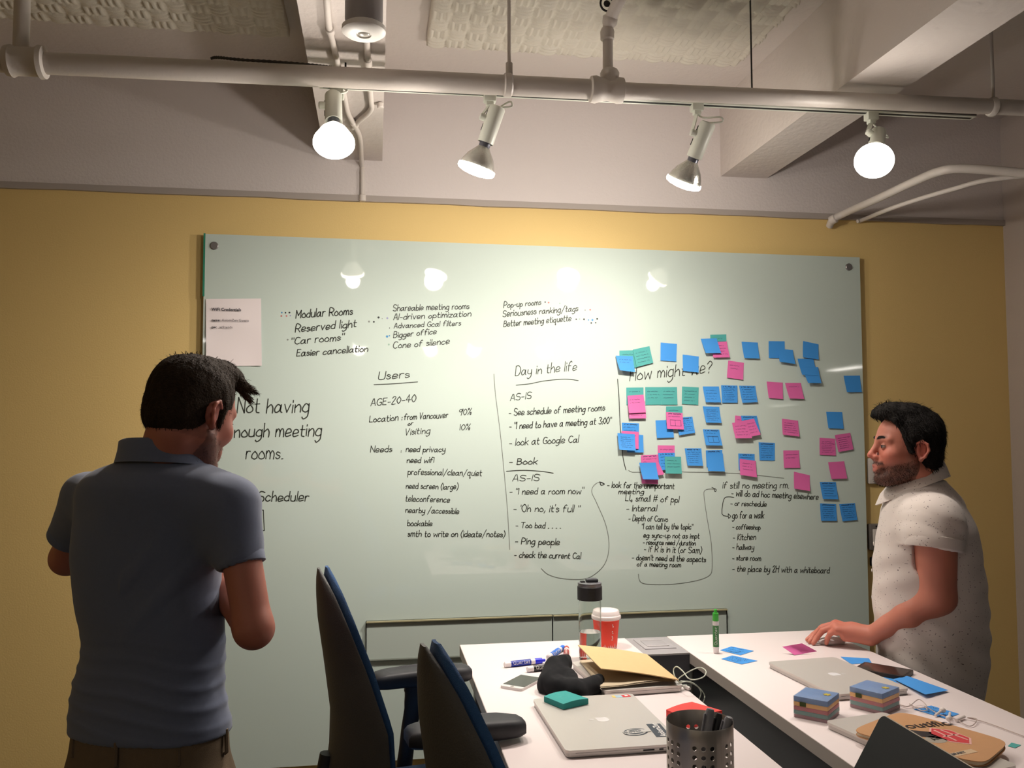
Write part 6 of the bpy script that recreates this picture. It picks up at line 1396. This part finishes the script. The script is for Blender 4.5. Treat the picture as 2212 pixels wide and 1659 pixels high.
    for i in (0, 1, 2, 3):
        d = (TIP[i]-DIP[i]); d /= np.linalg.norm(d); c0 = DIP[i]*.25+TIP[i]*.75+np.array((0, 0, .0072)); Rm = np.stack([d, np.cross((0, 0, 1), d), np.cross(d, np.cross((0, 0, 1), d))], 1)
        mb = MB().sphere((0, 0, 0), (.0065, .0052, .0016), 12, 8); mb.v = [tuple(Rm@np.array(p)+c0-OR) for p in mb.v]; build(mb, 'fingernail', mat('nail', 'c98a7c', .3), per)
    def hb_(Fh, H):
        L, R, s = H['L'], H['R'], H['s']
        Fh.ell(L((-.008, 0, .046)), np.array((.100, .086, .092))*s, R, .01); Fh.ell(L((-.040, 0, -.012)), np.array((.064, .070, .074))*s, R, .02)
        Fh.ell(L((.035, 0, .112)), np.array((.070, .062, .028))*s, R, .025); Fh.cap(L((.06, -.03, .112)), L((.088, -.035, .098)), .024*s, .017*s, .02); Fh.cap(L((.06, .02, .114)), L((.090, .022, .104)), .024*s, .018*s, .02)
        Fh.cap(L((.07, .035, .105)), L((.062, .052, .085)), .02*s, .014*s, .02)
        Fh.ell(L((.112, 0, .008)), np.array((.088, .13, .088))*s, R, .008, 's'); Fh.ell(L((.045, .0, -.100)), np.array((.105, .14, .070))*s, R, .01, 's')
        for q in (-1, 1): Fh.ell(L((-.008, q*.090, -.010)), np.array((.026, .026, .036))*s, R, .004, 's'); Fh.cap(L((.018, q*.070, .03)), L((.017, q*.071, -.012)), .011*s, .006*s, .008)
    hair_mesh(H, hb_, mat('hair_black', '15110f', .75, spec=.2, bump=.6, bscale=240, var=.4, vscale=80), per, OR, (-.2, .15, -.5), 41, 5200, .020, .0042)
    # shirt
    zh = float(Q(2100, 1515, zc)[2]); zt = float(nb[2])+.03
    Fs = Field(np.arange(OR[0]-.34, OR[0]+.33, .005), np.arange(OR[1]-.36, OR[1]+.36, .005), np.arange(zh-.03, zt+.06, .005))
    Fs.loft(rows, f2, k=0, zbot=zh); Fs.cap(nb-(0, 0, .09), nb-(0, 0, .03), .092, .072, .05)
    BD = Field(*Fs.ax); BD.loft(rows, f2, k=0, zbot=zh)
    HM = Q(2018, 1186, 2.665); HM2 = sc_*.62+E2*.38
    Fs.ell(S_+(0, 0, .0), (.070, .070, .070), k=.05); Fs.ell(sc_, (.070, .070, .070), k=.05)
    for a, b in ((S_, HM), (sc_, HM2)):
        d = (b-a)/np.linalg.norm(b-a); Fs.cap(a, b+d*.03, .072, .078, .05); R_ = .135
        sl, (X, Y, Z) = Fs.sub(b-R_, b+R_); t = (X-b[0])*d[0]+(Y-b[1])*d[1]+(Z-b[2])*d[2]; rad = np.sqrt(np.maximum((X-b[0])**2+(Y-b[1])**2+(Z-b[2])**2-t*t, 0)); q = Fs.d[sl]
        Fs.d[sl] = np.where((t > 0) & (rad < R_*.98), np.minimum(np.maximum(q, t), BD.d[sl]), q)
        Fs.cap(b-d*.02, b+d*.05, .066, .066, 0, 's')
    Fs.cap(nb, nb+(0, 0, .1), .064, .062, 0, 's')
    v, f = Fs.mesh(); z = v[:, 2]; armc = (S_+HM)/2; ad = np.linalg.norm(v-armc, axis=1)
    fold = .0075*np.exp(-(ad/.11)**2)*np.clip(np.sin(((v-S_)@(np.array((.55, -.2, .8))))*75+4*vnoise(v, 10, 8)), -.4, 1)*(.4+.6*vnoise(v, 14, 19))
    fr = (v-OR)@f3
    fold += .006*np.clip((1.05-z)/.25, 0, 1)*vnoise(v*np.array((1, 1, .6)), 24, 17)+.0035*np.exp(-((z-.90)/.12)**2)*np.sin((z*1.0-fr*1.1)*62+5*vnoise(v, 9, 3))
    fold += .002*np.exp(-((z-1.10)/.09)**2)*np.sin((z+fr*.5)*70+5*vnoise(v, 8, 5))
    v, _ = disp(v, f, fold+.002*vnoise(v, 30, 1))
    m = mat('shirt_print', 'c9beb8', .85, bump=.05, bscale=700, sheen=.1); nt = m.node_tree; b = nt.nodes['Principled BSDF']
    tc = nt.nodes.new('ShaderNodeTexCoord'); nz = nt.nodes.new('ShaderNodeTexNoise'); nz.inputs['Scale'].default_value = 22; mp = nt.nodes.new('ShaderNodeMix'); mp.data_type = 'VECTOR'; mp.inputs[0].default_value = .035
    nt.links.new(tc.outputs['Object'], nz.inputs['Vector']); nt.links.new(tc.outputs['Object'], mp.inputs[4]); nt.links.new(nz.outputs['Color'], mp.inputs[5])
    masks = []
    for sc2, rt, th_ in (((52, 52, 110), .5, .125), ((110, 110, 50), -.4, .115)):
        mpp = nt.nodes.new('ShaderNodeMapping'); mpp.inputs['Scale'].default_value = sc2; mpp.inputs['Rotation'].default_value = (rt, rt*.7, rt); vo = nt.nodes.new('ShaderNodeTexVoronoi'); vo.inputs['Scale'].default_value = 1.0; vo.inputs['Randomness'].default_value = 1.0
        nt.links.new(mp.outputs[1], mpp.inputs[0]); nt.links.new(mpp.outputs[0], vo.inputs['Vector']); cp = nt.nodes.new('ShaderNodeMath'); cp.operation = 'LESS_THAN'; cp.inputs[1].default_value = th_; nt.links.new(vo.outputs['Distance'], cp.inputs[0]); masks.append(cp)
    mxm = nt.nodes.new('ShaderNodeMath'); mxm.operation = 'MAXIMUM'; nt.links.new(masks[0].outputs[0], mxm.inputs[0]); nt.links.new(masks[1].outputs[0], mxm.inputs[1])
    mc = nt.nodes.new('ShaderNodeMix'); mc.data_type = 'RGBA'; mc.inputs[6].default_value = lin('cfc4be')+(1,); mc.inputs[7].default_value = lin('766b6c')+(1,); nt.links.new(mxm.outputs[0], mc.inputs[0]); nt.links.new(mc.outputs[2], b.inputs['Base Color'])
    sh = np_mesh(v, f, 'patterned_shirt', m, per, OR)
    collar_band('collar', nb+f3*.0, 0.072, .074, f2, 1.372, 1.418, .030, m, sh, OR, open_front=.10, tilt=.40)
    for Hm, a in ((HM, S_), (HM2, sc_)):
        d = (Hm-a)/np.linalg.norm(Hm-a); build(MB().lathe([(.078, -.036), (.0825, -.034), (.0835, -.002), (.080, .001), (.072, .0), (.071, -.02)], 44, (tuple(Hm-OR), tuple(d)), caps=False), 'sleeve_cuff', m, sh, angle=60)
    zs_ = [r[0] for r in rows]
    for z in (1.30, 1.21, 1.12, 1.03, .94):
        i = int(np.argmin(abs(np.array(zs_)-z))); r = rows[i]; c0 = np.array((r[1], r[2], r[0]))+f3*(r[4]+.004)-OR; build(MB().lathe([(.0055, -.001), (.0055, .001), (.0001, .0015)], 14, (tuple(c0), tuple(f3))), 'button', mat('button_pearl', 'd8d2cc', .25), sh)
    M_tr = mat('dark_trousers', '2f2c2e', .9, bump=.3, bscale=600)
    Fp = Field(np.arange(OR[0]-.3, OR[0]+.3, .008), np.arange(OR[1]-.3, OR[1]+.3, .008), np.arange(.02, zh+.1, .008))
    Fp.loft([[.70, OR[0], OR[1], .165, .13], [.78, OR[0], OR[1], .17, .14], [zh+.07, float(rows[2][1]), float(rows[2][2]), .165, .145]], f2, k=0, zbot=.68)
    for q in (-1, 1): leg_sdf(Fp, OR+l3*q*.09+(0, 0, .76), OR+l3*q*.10+f3*.01+(0, 0, .45), OR+l3*q*.11+(0, 0, .06), (.100, .078, .066), .04)
    Fp.half((0, 0, .035), (0, 0, -1), (-9, -9, -9), (9, 9, 9)); v, f = Fp.mesh(); v, _ = disp(v, f, .004*vnoise(v, 18, 31)); np_mesh(v, f, 'trousers', M_tr, per, OR)
    for q in (-1, 1): shoe(per, OR, OR+l3*q*.11+(0, 0, .08), f2, M_blk)
man_right()
